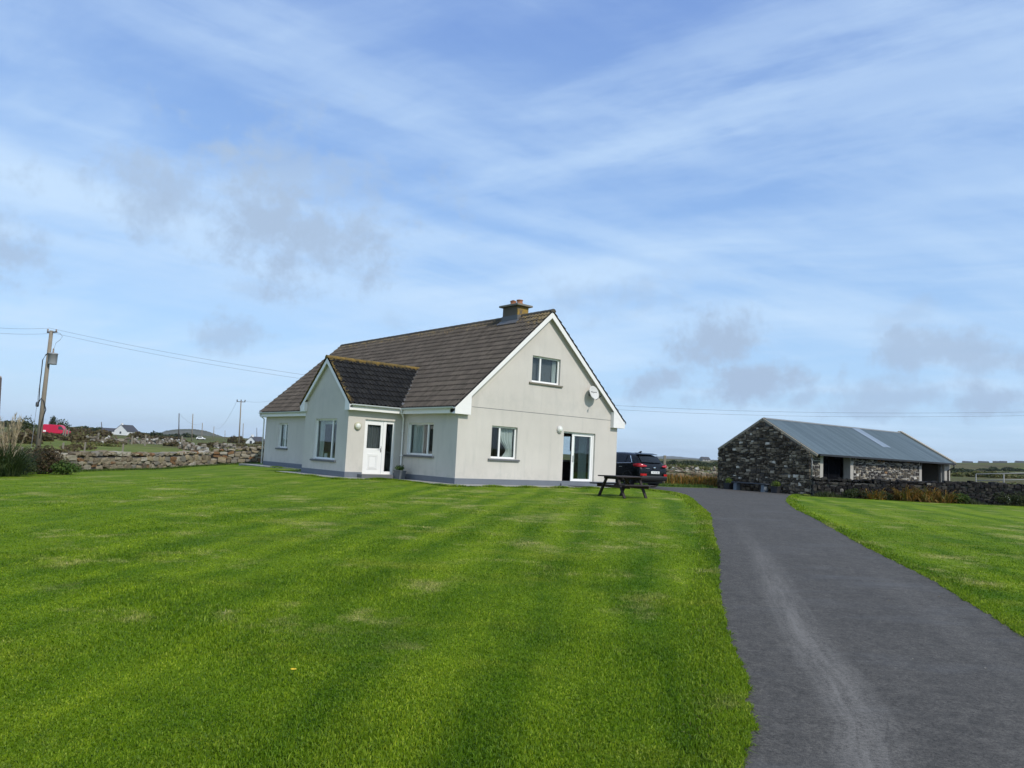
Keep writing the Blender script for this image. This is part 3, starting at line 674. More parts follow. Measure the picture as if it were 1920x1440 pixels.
mb = MB(); mb.box(-PP+.22, -PP+.40, 4.9, 6.3, .56, .60); mb.obj('window_board', 'interior_floor', w)
mb = MB(); mb.lathe([(.09,.60),(.10,.62),(.08,.75),(.03,.82),(.02,.92)], lambda x, y, z: (-PP+.31+x, 5.55+y, z), 14); mb.obj('ornament', 'lamp_dome', w, True)
mb = MB(); mb.box(-PP+.27, -PP+.30, 5.95, 6.2, .61, .86); mb.obj('picture_frame', 'white_paint', w)
window(fB, H_BK, [], None)
# white painted reveals on the long front (cheeks of the openings)
for fn, hole in ((fF, H_FR), (fF, H_FL), (fPF, H_PF)):
    mb = MB(); a0, a1, z0, z1 = hole
    mb.prism([(0,z0+.004),(.10,z0+.004),(.10,z1-.004),(0,z1-.004)], lambda q, a: fn(a, q[0]+.002, q[1]), a1-.006, a1-.0008)
    mb.obj('reveal', 'white_paint', house)

# front door: frame, sidelight, leaf
a0, a1, z0, z1 = H_DR
mb = MB(); Bx = lambda m_, x0, x1, y0, y1, d0, d1: m_.prism([(x0,y0),(x1,y0),(x1,y1),(x0,y1)], lambda q, d_: fPR(q[0], d_, q[1]), d0, d1)
dp = .06
Bx(mb, a0, a0+.06, z0, z1, dp, dp+.07); Bx(mb, a1-.09, a1, z0, z1, dp, dp+.07); Bx(mb, a0+.06, a1-.09, z1-.06, z1, dp, dp+.07); Bx(mb, -.90, -.76, z0, z1-.06, dp, dp+.07); Bx(mb, -.76, a1-.09, z0, z0+.11, dp, dp+.07); Bx(mb, -.76, a1-.09, z1-.12, z1-.06, dp+.002, dp+.07); Bx(mb, a0+.06, -.90, z0, z0+.03, dp, dp+.07)
door = mb.obj('front_door', 'white_upvc', house, bevel=.005)
mb = MB(); Bx(mb, -.77, a1-.08, z0+.10, z1-.11, dp+.03, dp+.04); mb.obj('sidelight', 'glass_pane', door)
mb = MB(); l0, l1, lz0, lz1 = a0+.065, -.905, z0+.035, z1-.065; g0, g1_ = 1.16, 2.10
Bx(mb, l0, l0+.10, lz0, lz1, dp+.012, dp+.06); Bx(mb, l1-.10, l1, lz0, lz1, dp+.012, dp+.06); Bx(mb, l0+.10, l1-.10, g1_, lz1, dp+.012, dp+.06); Bx(mb, l0+.10, l1-.10, lz0, g0, dp+.012, dp+.06)
leaf = mb.obj('door_leaf', 'white_upvc', door, bevel=.004)
mb = MB()
for (i, dd) in ((.0, .0), (.045, -.010), (.075, .002)):
    x0, x1, y0, y1 = l0+.17+i, l1-.17-i, .32+i, .93-i; w_ = .022
    for q in ((x0, x1, y0, y0+w_), (x0, x1, y1-w_, y1), (x0, x0+w_, y0+w_, y1-w_), (x1-w_, x1, y0+w_, y1-w_)): Bx(mb, *q, dp+.012-.014+dd*.5, dp+.013)
Bx(mb, l0+.27, l1-.27, .42, .83, dp+.002, dp+.013); mb.obj('moulding', 'white_upvc', door, bevel=.004)
mb = MB(); Bx(mb, l0+.09, l1-.09, g0-.01, g1_+.01, dp+.034, dp+.042); mb.obj('door_pane', 'glass_pane', door)
curtain(fPR, door, l0+.08, l1-.08, 1.14, 2.14, dep=.19, m_='drape_grey', nfold=6)
mb = MB(); mb.tube([fPR(-.955, dp+.012, 1.17), fPR(-.955, dp-.05, 1.17), fPR(-1.10, dp-.05, 1.165)], .011, 8); Bx(mb, -.975, -.935, 1.02, 1.25, dp+.002, dp+.013); mb.obj('door_handle', 'metal_handle', door, True)
# sliding patio door, left leaf slid open
a0, a1, z0, z1 = H_SL; dp = .09
Bx = lambda m_, x0, x1, y0, y1, d0, d1: m_.prism([(x0,y0),(x1,y0),(x1,y1),(x0,y1)], lambda q, d_: fG(q[0], d_, q[1]), d0, d1)
mb = MB(); Bx(mb, a0, a0+.05, z0, z1, dp, dp+.10); Bx(mb, a1-.075, a1, z0, z1, dp, dp+.10); Bx(mb, a0+.05, a1-.075, z1-.06, z1, dp, dp+.10); Bx(mb, a0+.05, a1-.075, z0, z0+.05, dp-.02, dp+.10)
sd = mb.obj('sliding_door', 'white_upvc', house, bevel=.005)
def slider(x0, x1, d0, d1, name):
    mb = MB(); y0, y1 = z0+.052, z1-.062
    Bx(mb, x0, x0+.13, y0, y1, d0, d1); Bx(mb, x1-.10, x1, y0, y1, d0, d1); Bx(mb, x0+.13, x1-.10, y0, y0+.12, d0, d1); Bx(mb, x0+.13, x1-.10, y1-.09, y1, d0, d1)
    p = mb.obj(name, 'white_upvc', sd, bevel=.005)
    mb = MB(); Bx(mb, x0+.12, x1-.09, y0+.11, y1-.08, (d0+d1)/2-.004, (d0+d1)/2+.004); mb.obj('pane', 'glass_pane', sd); return p
slider(6.12, 7.35, dp+.012, dp+.05, 'sliding_panel'); slider(6.20, 7.34, dp+.054, dp+.092, 'sliding_panel')
mb = MB(); mb.box(6.175, 6.205, dp-.03, dp+.012, 1.0, 1.28); mb.obj('door_handle', 'metal_handle', sd, bevel=.004)
curtain(fG, sd, 6.78, 7.28, .2, 2.2, dep=.34, nfold=5)

# ---------------- roof
def tiles(mb, f, t0, t1, s0, s1, gauge, under, moss, seed, limit=None):
    """one roof slope of overlapping rolled tiles; f(t, s, h) -> local point"""
    rng = np.random.default_rng(seed); n_ = int(math.ceil((s1-s0)/gauge)); gauge = (s1-s0)/n_; step = .025; m_ = int(round((t1-t0)/step)); ts = np.linspace(t0, t1, m_+1)
    for k in range(n_):
        sa, sb = s0+k*gauge-(.03 if k == 0 else 0), s0+(k+1)*gauge+.05
        off = 0.0; tile_id = np.floor((ts+off)/.20).astype(int); tone = rng.random(4000); jit = rng.normal(size=4000)*.004
        vs = []; mo = []; ti = []; rl = [0]*(m_+1)
        for r_, (ss, hh) in enumerate(((sa, -.03), (sa, .042), ((sa+sb)/2, .018), (sb, .002))):
            for i, tt in enumerate(ts):
                ph = ((tt+off)/.20) % 1.0; roll = .048*max(0, math.cos((ph-.5)*2*math.pi*1.0))**1.2; rl[i] = roll
                hgt = hh+(roll if r_ > 0 else 0)+jit[tile_id[i] % 4000]*(r_ == 1)
                vs.append(f(tt, ss, hgt)); mo.append(moss(tt, ss)); ti.append(tone[(tile_id[i]*31+k*7) % 4000])
        w_ = m_+1
        mb.add(vs, [(r_*w_+i, r_*w_+i+1, (r_+1)*w_+i+1, (r_+1)*w_+i) for r_ in range(3) for i in range(m_) if not (r_ == 0 and rl[i]+rl[i+1] > .035) and (limit is None or limit((ts[i]+ts[i+1])/2, (sa+sb)/2))], 0, moss=mo, tile=ti)
SL = math.hypot(D/2+EO, HR-HE); cs, sn_ = (D/2+EO)/SL, (HR-HE)/SL
fs = lambda tt, s, h: (-EO+s*cs-h*sn_, tt, HE+s*sn_+h*cs)
bs_ = lambda tt, s, h: (D+EO-s*cs+h*sn_, tt, HE+s*sn_+h*cs)
mos = lambda tt, s: max(0, (s-SL+1.7)/1.7)*.62+.30*math.exp(-((tt+.1)/1.2)**2)*(s/SL)+.02
mb = MB(); tiles(mb, fs, -OV-.03, L+OV+.03, 0, SL, .345, 0, mos, 1); tiles(mb, bs_, -OV-.03, L+OV+.03, 0, SL, .345, 0, mos, 2)
roof = mb.obj('roof', 'tile_brown', house)
mb = MB()                                                # boarding under the tiles
for f in (fs, bs_):
    for (h0, h1) in ((-.075, -.032),):
        vs = [f(tt, s, h) for h in (h0, h1) for (tt, s) in ((-OV+.005, .02), (L+OV-.005, .02), (L+OV-.005, SL-.03), (-OV+.005, SL-.03))]
        mb.add(vs, [(0,1,2,3),(4,5,6,7),(0,1,5,4),(1,2,6,5),(2,3,7,6),(3,0,4,7)])
mb.obj('roof_boarding', 'roof_void', roof)
mb = MB(); rng = np.random.default_rng(5); u = -OV-.05; k = 0
while u < L+OV:                                          # half round ridge tiles
    e = min(u+.45, L+OV+.05); vs = []
    for (uu, rr) in ((u, .135), (e+.02, .125)):
        for q in range(9):
            a = math.pi*q/8; vs.append((D/2-math.cos(a)*rr*1.05, uu, HR-.055+math.sin(a)*rr+rng.normal()*.002))
    tn_ = rng.random(); mb.add(vs, [(q, q+1, 10+q, 9+q) for q in range(8)]+[tuple(range(8, -1, -1)), tuple(range(9, 18))], 0, moss=[.35]*18, tile=[tn_]*18); u = e; k += 1
mb.obj('ridge_tile', 'ridge_brown', roof)
# porch roof
SP = math.hypot(PM-P0+EO, HP-HE); cp, sp = (PM-P0+EO)/SP, (HP-HE)/SP
pr = lambda tt, s, h: (tt, P0-EO+s*cp-h*sp, HE+s*sp+h*cp); pl = lambda tt, s, h: (tt, P1+EO-s*cp+h*sp, HE+s*sp+h*cp)
V0 = -PP-OVP
pmoss = lambda tt, s: max(.80*math.exp(-((SP-s)/.30)**2), .72*math.exp(-((tt-V0)/.22)**2), .25*math.exp(-(s/.35)**2))
lim = lambda tt, s: tt < -EO+(s*sp)/KS+.45
mb = MB(); tiles(mb, pr, V0-.02, 2.5, 0, SP, .33, 0, pmoss, 3, lim); tiles(mb, pl, V0-.02, 2.5, 0, SP, .33, 0, pmoss, 4, lim)
proof = mb.obj('porch_roof', 'tile_black', house)
mb = MB(); v = V0-.04
while v < 1.75:
    e = min(v+.42, 1.85); vs = [(vv, PM-math.cos(math.pi*q/8)*rr, HP-.05+math.sin(math.pi*q/8)*rr) for (vv, rr) in ((v, .125), (e+.02, .115)) for q in range(9)]
    tn_ = rng.random(); mb.add(vs, [(q, q+1, 10+q, 9+q) for q in range(8)]+[tuple(range(8, -1, -1)), tuple(range(9, 18))], 0, moss=[.5]*18, tile=[tn_]*18); v = e
mb.obj('ridge_tile', 'ridge_moss', proof)
mb = MB()
for f in (pr, pl):
    vs = [f(tt, s, h) for h in (-.075, -.032) for (tt, s) in ((V0+.005, .02), (-.3, .02), (1.75, SP-.03), (V0+.005, SP-.03))]
    mb.add(vs, [(0,1,2,3),(4,5,6,7),(0,1,5,4),(1,2,6,5),(2,3,7,6),(3,0,4,7)])
mb.obj('roof_boarding', 'roof_void', proof)
mb = MB()                                                # valley flashing strips
for sgn, ue, in ((1, P0-EO), (-1, P1+EO)):
    a = Vector((-EO-.02, ue, HE+.055)); b = Vector((-EO+(HP-HE)/KS, PM, HP+.055)); mb.beam(a-Vector((0,0,.02)), b-Vector((0,0,.02)), .11, .03, (0, 0, 1))
mb.obj('valley_flashing', 'lead_flash', proof)

# barge boards, box ends, soffits, fascias, gutters
def barge(fn, c0, e0, top_z, k, d0, d1, h=.20):
    """pair of raking boards; fn(a, d, z); c0 apex position, e0 half span"""
    mb = MB()
    for s in (-1, 1):
        pts = [(c0, top_z-.05), (c0+s*e0, top_z-.05-k*e0), (c0+s*e0, top_z-.05-k*e0-h), (c0, top_z-.05-h*1.28)]
        mb.prism(pts, lambda q, dd: fn(q[0], dd, q[1]), d0, d1)
    return mb
for f, nm in ((lambda a, d_, z: (a, -OV+d_, z), 0), (lambda a, d_, z: (a, L+OV-d_, z), 1)):
    barge(f, D/2, D/2+EO, HR, KS, 0, .03).obj('bargeboard', 'white_paint', house, bevel=.004)
    mb = MB()
    for s in (-1, 1):                                    # soffit under the verge
        q = [(D/2, HR-.09), (D/2+s*(D/2+EO-.6), HR-.09-KS*(D/2+EO-.6)), (D/2+s*(D/2+EO-.6), HR-.11-KS*(D/2+EO-.6)), (D/2, HR-.11)]
        mb.prism(q, lambda p, dd: f(p[0], dd, p[1]), .03, OV)
        e = D/2+s*(D/2+EO); i_ = e-s*.74
        mb.prism([(e, HE-.28), (i_, HE-.28), (i_, HE+KS*.74-.26), (e, HE-.26+.01)], lambda p, dd: f(p[0], dd, p[1]), .004, OV+.02)
        for zz in (HE-.06, HE+.15): mb.prism([(e-s*(.02+max(0, (zz-HE+.26)/KS)), zz), (i_, zz), (i_, zz+.012), (e-s*(.02+max(0, (zz-HE+.26)/KS)), zz+.012)], lambda p, dd: f(p[0], dd, p[1]), 0, .005)
    mb.obj('soffit', 'white_paint', house, bevel=.004)
f = lambda a, d_, z: (-PP-OVP+d_, a, z)
barge(f, PM, PM-P0+EO, HP, KP, 0, .03, .16).obj('bargeboard', 'white_paint', house, bevel=.004)
mb = MB()
for s in (-1, 1):
    hs = PM-P0+EO; q = [(PM, HP-.09), (PM+s*(hs-.36), HP-.09-KP*(hs-.36)), (PM+s*(hs-.36), HP-.11-KP*(hs-.36)), (PM, HP-.11)]
    mb.prism(q, lambda p, dd: f(p[0], dd, p[1]), .03, OVP); e = PM+s*hs; i_ = e-s*.40
    mb.prism([(e, HE-.27), (i_, HE-.27), (i_, HE+KP*.40-.22), (e, HE-.20)], lambda p, dd: f(p[0], dd, p[1]), .004, OVP+.02)
mb.obj('soffit', 'white_paint', house, bevel=.004)
mb = MB()                                                # eaves soffit + fascia
runs = [((-EO, -OV+.02), (-EO, P0-EO), 0), ((-EO, P1+EO), (-EO, L+OV), 0)]
for (v0, u0), (v1, u1), _ in runs:
    mb.box(v0+.02, v0+.05, u0+.35 if u0 < 0 else u0, u1, HE-.26, HE-.03); mb.box(v0+.05, 0, u0+.3 if u0 < 0 else u0, u1, HE-.26, HE-.235)
mb.box(D, D+EO-.02, .3, L, HE-.26, HE-.235)
for ue, s in ((P0-EO, 1), (P1+EO, -1)):
    x0, x1 = sorted((ue+s*.02, ue+s*.05)); mb.box(V0+.16, -EO+.02, x0, x1, HE-.26, HE-.03)
    x0, x1 = sorted((ue+s*.05, ue+s*EO)); mb.box(V0+.16, 0, x0, x1, HE-.26, HE-.235)
mb.obj('fascia', 'white_paint', house)
def gutter(p, q, up=(0,0,1), r=.062):
    mb = MB(); p, q = Vector(p), Vector(q); d_ = (q-p).normalized(); sd_ = d_.cross(Vector((0,0,1))); vs = []
    for e in (p, q):
        for k in range(9): a = math.pi*k/8; vs.append(e-sd_*math.cos(a)*r+Vector((0,0,-math.sin(a)*r*1.1)))
        for k in range(8, -1, -1): a = math.pi*k/8; vs.append(e-sd_*math.cos(a)*(r-.008)+Vector((0,0,-math.sin(a)*(r-.008)*1.1)))
    mb.add(vs, [(i, (i+1) % 18, 18+(i+1) % 18, 18+i) for i in range(18)]+[tuple(range(17, -1, -1)), tuple(range(18, 36))]); return mb
for p, q in (((-EO-.045, -OV+.03, HE-.03), (-EO-.045, P0-EO-.02, HE-.03)), ((-EO-.045, P1+EO+.02, HE-.03), (-EO-.045, L+OV, HE-.03)),
             ((V0+.03, P0-EO-.045, HE-.03), (-EO-.11, P0-EO-.045, HE-.03)), ((V0+.03, P1+EO+.045, HE-.03), (-EO-.11, P1+EO+.045, HE-.03)), ((D+EO+.045, L, HE-.03), (D+EO+.045, -OV, HE-.03))):
    gutter(p, q).obj('gutter', 'gutter_grey', house)
mb = MB(); mb.tube([(-.34, P0-EO-.05, HE-.08), (-.34, P0-EO-.05, HE-.20), (-.10, P0-.12, HE-.42), (-.075, P0-.09, HE-.50), (-.075, P0-.09, .12), (-.075, P0-.13, .02)], .036, 10)
for z in (.9, 1.9): mb.box(-.125, -.025, P0-.14, P0-.04, z, z+.035)
mb.obj('downpipe', 'white_upvc', house, True)
mb = MB(); mb.tube([(-EO-.045, L+.12, HE-.08), (-EO-.045, L+.12, HE-.2), (-.1, L+.06, HE-.38), (-.07, L+.06, .05)], .036, 10); mb.obj('downpipe', 'white_upvc', house, True)
# chimney
c0, c1, y0, y1 = 4.10, 4.72, 1.72, 2.74
mb = MB(); mb.box(c0, c1, y0, y1, 6.75, 7.63); ch = mb.obj('chimney', 'grey_render', roof, bevel=.01)
m, t, bs = mat('chimney_render'); v = oc(t)
yy = t.sep(v)[1]; c = t.mix(t.noise(v, 4, 6, .7), (.085, .068, .050), (.165, .138, .105))
lk = t.math('MULTIPLY', t.math('SUBTRACT', 1.0, t.step(yy, 1.72, 1.80)), t.step(t.noise(v, 5, 6, .65), .34, .55))
c = t.mix(t.math('MULTIPLY', lk, .85), c, t.mix(t.noise(v, 14, 3), (.42, .24, .015), (.30, .20, .05)))
t.put(bs.inputs['Base Color'], c); bs.inputs['Roughness'].default_value = .9; bump(t, bs, t.noise(v, 30, 5, .7), .4, .015)
ch.data.materials[0] = m
mb = MB(); mb.box(c0-.13, c1+.13, y0-.13, y1+.13, 7.63, 7.715); mb.obj('chimney_cap', 'sill_stained', ch, bevel=.012)
mb = MB()
for yy_ in (1.98, 2.42): mb.lathe([(.155,7.715),(.15,7.80),(.125,7.83),(.125,7.90),(.145,7.915),(.145,7.945),(.105,7.945),(.10,7.80)], lambda x, y, z, yy_=yy_: (4.41+x, yy_+y, z), 18)
mb.obj('chimney_pot', 'clay_pot', ch, True)
mb = MB(); mb.lathe([(.11,7.945),(.10,7.97),(.02,8.0)], lambda x, y, z: (4.41+x, 2.42+y, z), 14); mb.obj('pot_cowl', 'dark_plastic', ch, True)
mb = MB(); mb.box(c0-.03, c1+.03, y0-.03, y1+.03, 6.85, 7.22); 
vs = [fs(tt, s, h) for h in (.052, .075) for (tt, s) in ((y0-.14, (c0+EO)/cs-.24), (y1+.14, (c0+EO)/cs-.24), (y1+.14, (c0+EO)/cs+.05), (y0-.14, (c0+EO)/cs+.05))]
mb.add(vs, [(0,1,2,3),(4,5,6,7),(0,1,5,4),(1,2,6,5),(2,3,7,6),(3,0,4,7)]); mb.obj('flashing', 'lead_flash', ch)

# path slab round the house
mb = MB()
def slab(v0, v1, u0, u1): mb.box(v0, v1, u0, u1, -.16, -.012)
slab(-1.0, D+.2, -1.05, -.005); slab(-1.0, -.005, 0, P0-1.0); slab(-PP-.75, -.005, P0-1.0, P0-.005); slab(-PP-.75, -PP-.005, P0, P1+.9); slab(-PP, -.005, P1+.005, P1+.9); slab(-1.0, -.005, P1+.9, L+.9)
o = mb.obj('path', 'concrete', None, bevel=.015); o.location = HC; o.rotation_euler = (0, 0, HA); tag(o, kind='structure')

def fixed(o): o.location = HC; o.rotation_euler = (0, 0, HA); return o
# satellite dish on the gable
ds = thing('satellite_dish', 'white oval satellite dish bolted to the right of the gable under the roof edge', 'satellite dish', HC, HA)
c = Vector((6.97, -.28, 4.02)); nrm = Vector((.10, -.93, .28)).normalized(); sx = nrm.cross(Vector((0,0,1))).normalized(); sy = sx.cross(nrm)
mb = MB(); vs = []; K, N = 7, 32
for side in (0, 1):
    for j in range(K+1):
        r = j/K
        for i in range(N):
            a = 2*math.pi*i/N; x, y = r*math.cos(a)*.31, r*math.sin(a)*.31
            if y < -.22: x *= max(.15, 1-((-.22-y)/.12)*.75)
            vs.append(c+sx*x+sy*y+nrm*(r*r*.055-.05-(.012 if side else 0)))
W_ = (K+1)*N
fc_ = [(s*W_+j*N+i, s*W_+j*N+(i+1) % N, s*W_+(j+1)*N+(i+1) % N, s*W_+(j+1)*N+i) for s in (0, 1) for j in range(K) for i in range(N)]+[(K*N+i, K*N+(i+1) % N, W_+K*N+(i+1) % N, W_+K*N+i) for i in range(N)]
mb.add(vs, fc_); mb.obj('dish', 'dish_white', ds, True)
mb = MB(); q = c+nrm*.012-sy*.0
for i in range(9):                                       # worn small lettering across the dish: strokes too small to read
    x = -.19+i*.045; r2 = (x/.3)**2; b = c+sx*(-x)*-1+sy*.05+nrm*(r2*.055-.044)
    mb.beam(b-sx*.016, b+sx*.016, .006, .03 if i % 3 else .045, sy)
mb.obj('lettering', 'sill_grey', ds)
mb = MB(); mb.tube([c-nrm*.05, Vector((6.97, -.12, 3.98)), Vector((6.97, 0, 3.98))], .022, 8); mb.box(6.90, 7.04, -.015, 0, 3.88, 4.08); mb.obj('wall_bracket', 'galv', ds)
mb = MB(); e = c-sy*.30+nrm*.34+sx*.10; mb.tube([c-sy*.33, e], .012, 6); mb.obj('feed_arm', 'galv', ds)
mb = MB(); mb.tube([e-nrm*.06+sy*.02, e+nrm*.05+sy*.02], .032, 10); mb.obj('receiver', 'dark_plastic', ds, True)
# round bulkhead lamps
def bulkhead(fn, a, z, label, body, ring):
    t_ = thing('wall_lamp', label, 'wall lamp', HC, HA, None)
    mb = MB(); mb.lathe([(.155,0),(.155,.05),(.13,.075),(.10,.075)], lambda x, y, h: fn(a+x, -h, z+y), 24); mb.obj('lamp_base', body, t_, True)
    mb = MB(); mb.lathe([(.122,.06),(.115,.085),(.085,.12),(.04,.138),(.005,.14)], lambda x, y, h: fn(a+x, -h, z+y), 24); mb.obj('lamp_shade', 'lamp_dome', t_, True)
    mb = MB(); mb.lathe([(.128,.074),(.128,.09),(.112,.09),(.112,.074)], lambda x, y, h: fn(a+x, -h, z+y), 24); mb.obj('ring', ring, t_, True)
bulkhead(fPR, -2.11, 2.01, 'brass-rimmed round lamp on the porch wall beside the white front door', 'lamp_body', 'lamp_body')
bulkhead(fG, 5.25, 2.33, 'white round lamp on the gable wall above the sliding door', 'dish_white', 'lamp_ring')
mb = MB(); mb.box(-1.55, -.75, P0-.98, P0-.46, -.012, .012); tag(fixed(mb.obj('doormat', 'rubber', None, bevel=.005)), 'dark doormat on the path before the white front door', 'doormat')
mb = MB(); mb.box(5.75, 6.75, -.62, -.16, -.012, .010); tag(fixed(mb.obj('doormat', 'rubber', None, bevel=.005)), 'dark doormat on the path before the open sliding door', 'doormat')
# ------------------------------------------------------------------ rubble stones
def stone(mb, c, ax, ay, az, rng, m=0, rough=.16):
    """one rounded, chipped block: c centre, half extent vectors ax ay az"""
    vs = []; ids = {}; fs_ = []
    def V(i, j, k):
        if (i, j, k) not in ids:
            q = np.array([i, j, k], float); l = max(1, np.linalg.norm(q)); q = q*(1-.42*(1-1/l))
            q = q*(1+rng.normal(size=3)*rough*.6); ids[(i, j, k)] = len(vs); vs.append(c+ax*q[0]+ay*q[1]+az*q[2])
        return ids[(i, j, k)]
    for axis in range(3):
        for s in (-1, 1):
            for a in (-1, 0):
                for b in (-1, 0):
                    qs = []
                    for (p, q) in ((a, b), (a+1, b), (a+1, b+1), (a, b+1)):
                        t3 = [0, 0, 0]; t3[axis] = s; t3[(axis+1) % 3] = p; t3[(axis+2) % 3] = q; qs.append(V(*t3))
                    fs_.append(tuple(qs if s > 0 else qs[::-1]))
    mb.add([tuple(q) for q in vs], fs_, m)
def face_stone(mb, fn, a0, a1, z0, z1, d, rng):
    """one stone of a mortared face: chamfered front only"""
    i = rng.uniform(.10, .26, 4); j = lambda s: rng.normal()*s
    w, h = a1-a0, z1-z0
    back = [(a0,z0),(a1,z0),(a1,z1),(a0,z1)]; back = [(p[0]+j(.09)*w, p[1]+j(.13)*h) for p in back]
    cx_, cz_ = sum(p[0] for p in back)/4, sum(p[1] for p in back)/4
    fr = [(p[0]+(cx_-p[0])*i[k], p[1]+(cz_-p[1])*i[k]) for k, p in enumerate(back)]
    vs = [fn(p[0], .02, p[1]) for p in back]+[fn(p[0], -d*rng.uniform(.7, 1.2), p[1]) for p in fr]
    mb.add(vs, [(4,5,6,7),(0,1,5,4),(1,2,6,5),(2,3,7,6),(3,0,4,7)])
def rubble_face(mb, fn, a0, a1, z0, z1, inside, rng, hh=(.10, .26), ww=(.16, .50), d=.035, gap=.012):
    z = z0
    while z < z1-.03:
        h = min(rng.uniform(*hh), z1-z); a = a0-rng.uniform(0, .2)
        while a < a1:
            w = rng.uniform(*ww)*(.7+h*1.6); lo, hi = max(a, a0), min(a+w, a1)
            if hi-lo > .06:
                if h > .2 and rng.random() < .45:
                    q = z+h*rng.uniform(.35, .65); parts = [(z, q), (q, z+h)]
                else: parts = [(z, z+h)]
                for (y0_, y1_) in parts:
                    dz = rng.normal()*.022
                    if inside((lo+hi)/2, (y0_+y1_)/2) and inside(lo+.03, y1_-.02) and inside(hi-.03, y1_-.02) and inside(lo+.03, y0_+.02) and inside(hi-.03, y0_+.02):
                        face_stone(mb, fn, lo+gap, hi-gap, y0_+gap+dz, y1_-gap+dz, d, rng)
            a += w
        z += h

def drystone(name, label, pts, heights, thick, matname, seed, hh=(.12,.26), ww=(.22,.55), cap=True, cat='stone wall', core='mortar'):
    """free standing rubble wall along a ground line: stones both faces, loose coping"""
    rng = np.random.default_rng(seed); P = [Vector((p[0], p[1], 0)) for p in pts]; root = thing(name, label, cat, (P[0].x, P[0].y, g1(P[0].x, P[0].y)))
    org = Vector(root.location); mb = MB(); mc = MB()
    for i in range(len(P)-1):
        a, b = P[i], P[i+1]; d_ = b-a; ln = d_.length; d_.normalize(); nn = Vector((d_.y, -d_.x, 0)); h0, h1 = heights[i], heights[i+1]
        k = max(1, int(ln/1.0))
        for q in range(k):
            e0, e1 = a+d_*(ln*q/k), a+d_*(ln*(q+1)/k); z0_, z1_ = g1(e0.x, e0.y), g1(e1.x, e1.y); t0_, t1_ = h0+(h1-h0)*q/k, h0+(h1-h0)*(q+1)/k
            hw_ = thick*.33
            vs = [e0-nn*hw_+Vector((0,0,z0_-.3)), e1-nn*hw_+Vector((0,0,z1_-.3)), e1+nn*hw_+Vector((0,0,z1_-.3)), e0+nn*hw_+Vector((0,0,z0_-.3)),
                  e0-nn*hw_+Vector((0,0,z0_+t0_-.10)), e1-nn*hw_+Vector((0,0,z1_+t1_-.10)), e1+nn*hw_+Vector((0,0,z1_+t1_-.10)), e0+nn*hw_+Vector((0,0,z0_+t0_-.10))]
            mc.add([v-org for v in vs], [(0,3,2,1),(4,5,6,7),(0,1,5,4),(1,2,6,5),(2,3,7,6),(3,0,4,7)])
        for side in (-1, 1):
            z = -.12; top = max(h0, h1)
            while z < top-.06:
                h = rng.uniform(*hh); s = -rng.uniform(0, .3)
                while s < ln:
                    w = rng.uniform(*ww)*(.75+h); m_ = s+w/2
                    hl = h0+(h1-h0)*min(max(m_/ln, 0), 1)
                    if 0 <= m_ <= ln+.1 and z+h*.7 < hl:
                        q = a+d_*m_; zz = g1(q.x, q.y)+z+h/2+rng.normal()*.012
                        rot = rng.normal()*.12; ax = (d_+Vector((0,0,rot))).normalized()*(w/2*.97); az = Vector((0,0,1))*(h/2*.97)
                        h2 = rng.uniform(.78, 1.3); c = q+nn*side*(thick*.36+rng.normal()*.02); c.z = zz+rng.normal()*h*.14; az = az*h2
                        stone(mb, np.array(c-org), np.array(ax), np.array(nn*(thick*.16)), np.array(az), rng)
                    s += w
                z += h
        if cap:
            s = 0
            while s < ln:
                w = rng.uniform(.18, .48); hl = h0+(h1-h0)*min(s/ln, 1); q = a+d_*(s+w/2); h = rng.uniform(.10, .22)
                c = q+nn*rng.normal()*.03; c.z = g1(q.x, q.y)+hl+h*.22+rng.normal()*.015
                rot = rng.normal()*.12; stone(mb, np.array(c-org), np.array((d_+Vector((0,0,rot))).normalized()*(w/2)), np.array(nn*(thick*.48)), np.array(Vector((0,0,1))*(h/2)), rng, 0, .2); s += w*.98
    mc.obj('core', core, root); mb.obj('stones', matname, root); return root

# ------------------------------------------------------------------ barn
BA = R(55.738); BO = Vector((12.471, 45.917, .309)); BV = Vector((math.cos(BA), -math.sin(BA), 0)); BU = Vector((math.sin(BA), math.cos(BA), 0))
BD, BL, BE, BR, BOV = 6.234, 14.324, 2.373, 4.128, .355
BK = (BR-BE)/(BD/2)
# object frame: local x = along the open front (BU), local y = BV turned away (so the frame is right handed): y = -BV
barn = thing('barn', 'dark rubble stone barn with a blue-grey corrugated roof and open bays', 'barn', BO, math.atan2(BU.y, BU.x))
# local (s along BU, y) with gable coordinate g (along BV) = -y
def bl(s, g, z): return (s, -g, z)
rng = np.random.default_rng(21)
OP1, OP2 = None, None
def bpx(px, py):                                         # photo column on the barn's front wall -> distance along it
    dr = ray(px, py); o_ = Vector((0, 0, CAM_Z)); p0 = BO+BV*BD; t_ = (p0-o_).dot(BV)/dr.dot(BV); return (o_+dr*t_-p0).dot(BU)
S1a, S1b, S2a, S2b, SPa, SPb = bpx(1543, 880), bpx(1594, 880), bpx(1727.5, 890), bpx(1767.5, 890), bpx(1770.5, 890), bpx(1781, 890)
BLE = min(BL, SPb+.45)
core = MB(); gsh = [(0, 0), (BD, 0), (BD, BE), (BD/2, BR), (0, BE)]
fg0 = lambda q, s: bl(s, q[0], q[1])
core.prism([(.03, -.4), (BD-.03, -.4), (BD-.03, BE), (BD/2, BR-.03), (.03, BE)], fg0, .03, .5)            # near gable
core.prism([(.03, -.4), (BD-.35, -.4), (BD-.35, BE), (BD/2, BR-.03), (.03, BE)], fg0, BL-.5, BL-.03)       # far gable
core.prism([(.5, -.4), (BL-.5, -.4), (BL-.5, BE), (.5, BE)], lambda q, g: bl(q[0], g, q[1]), .03, .45)      # back
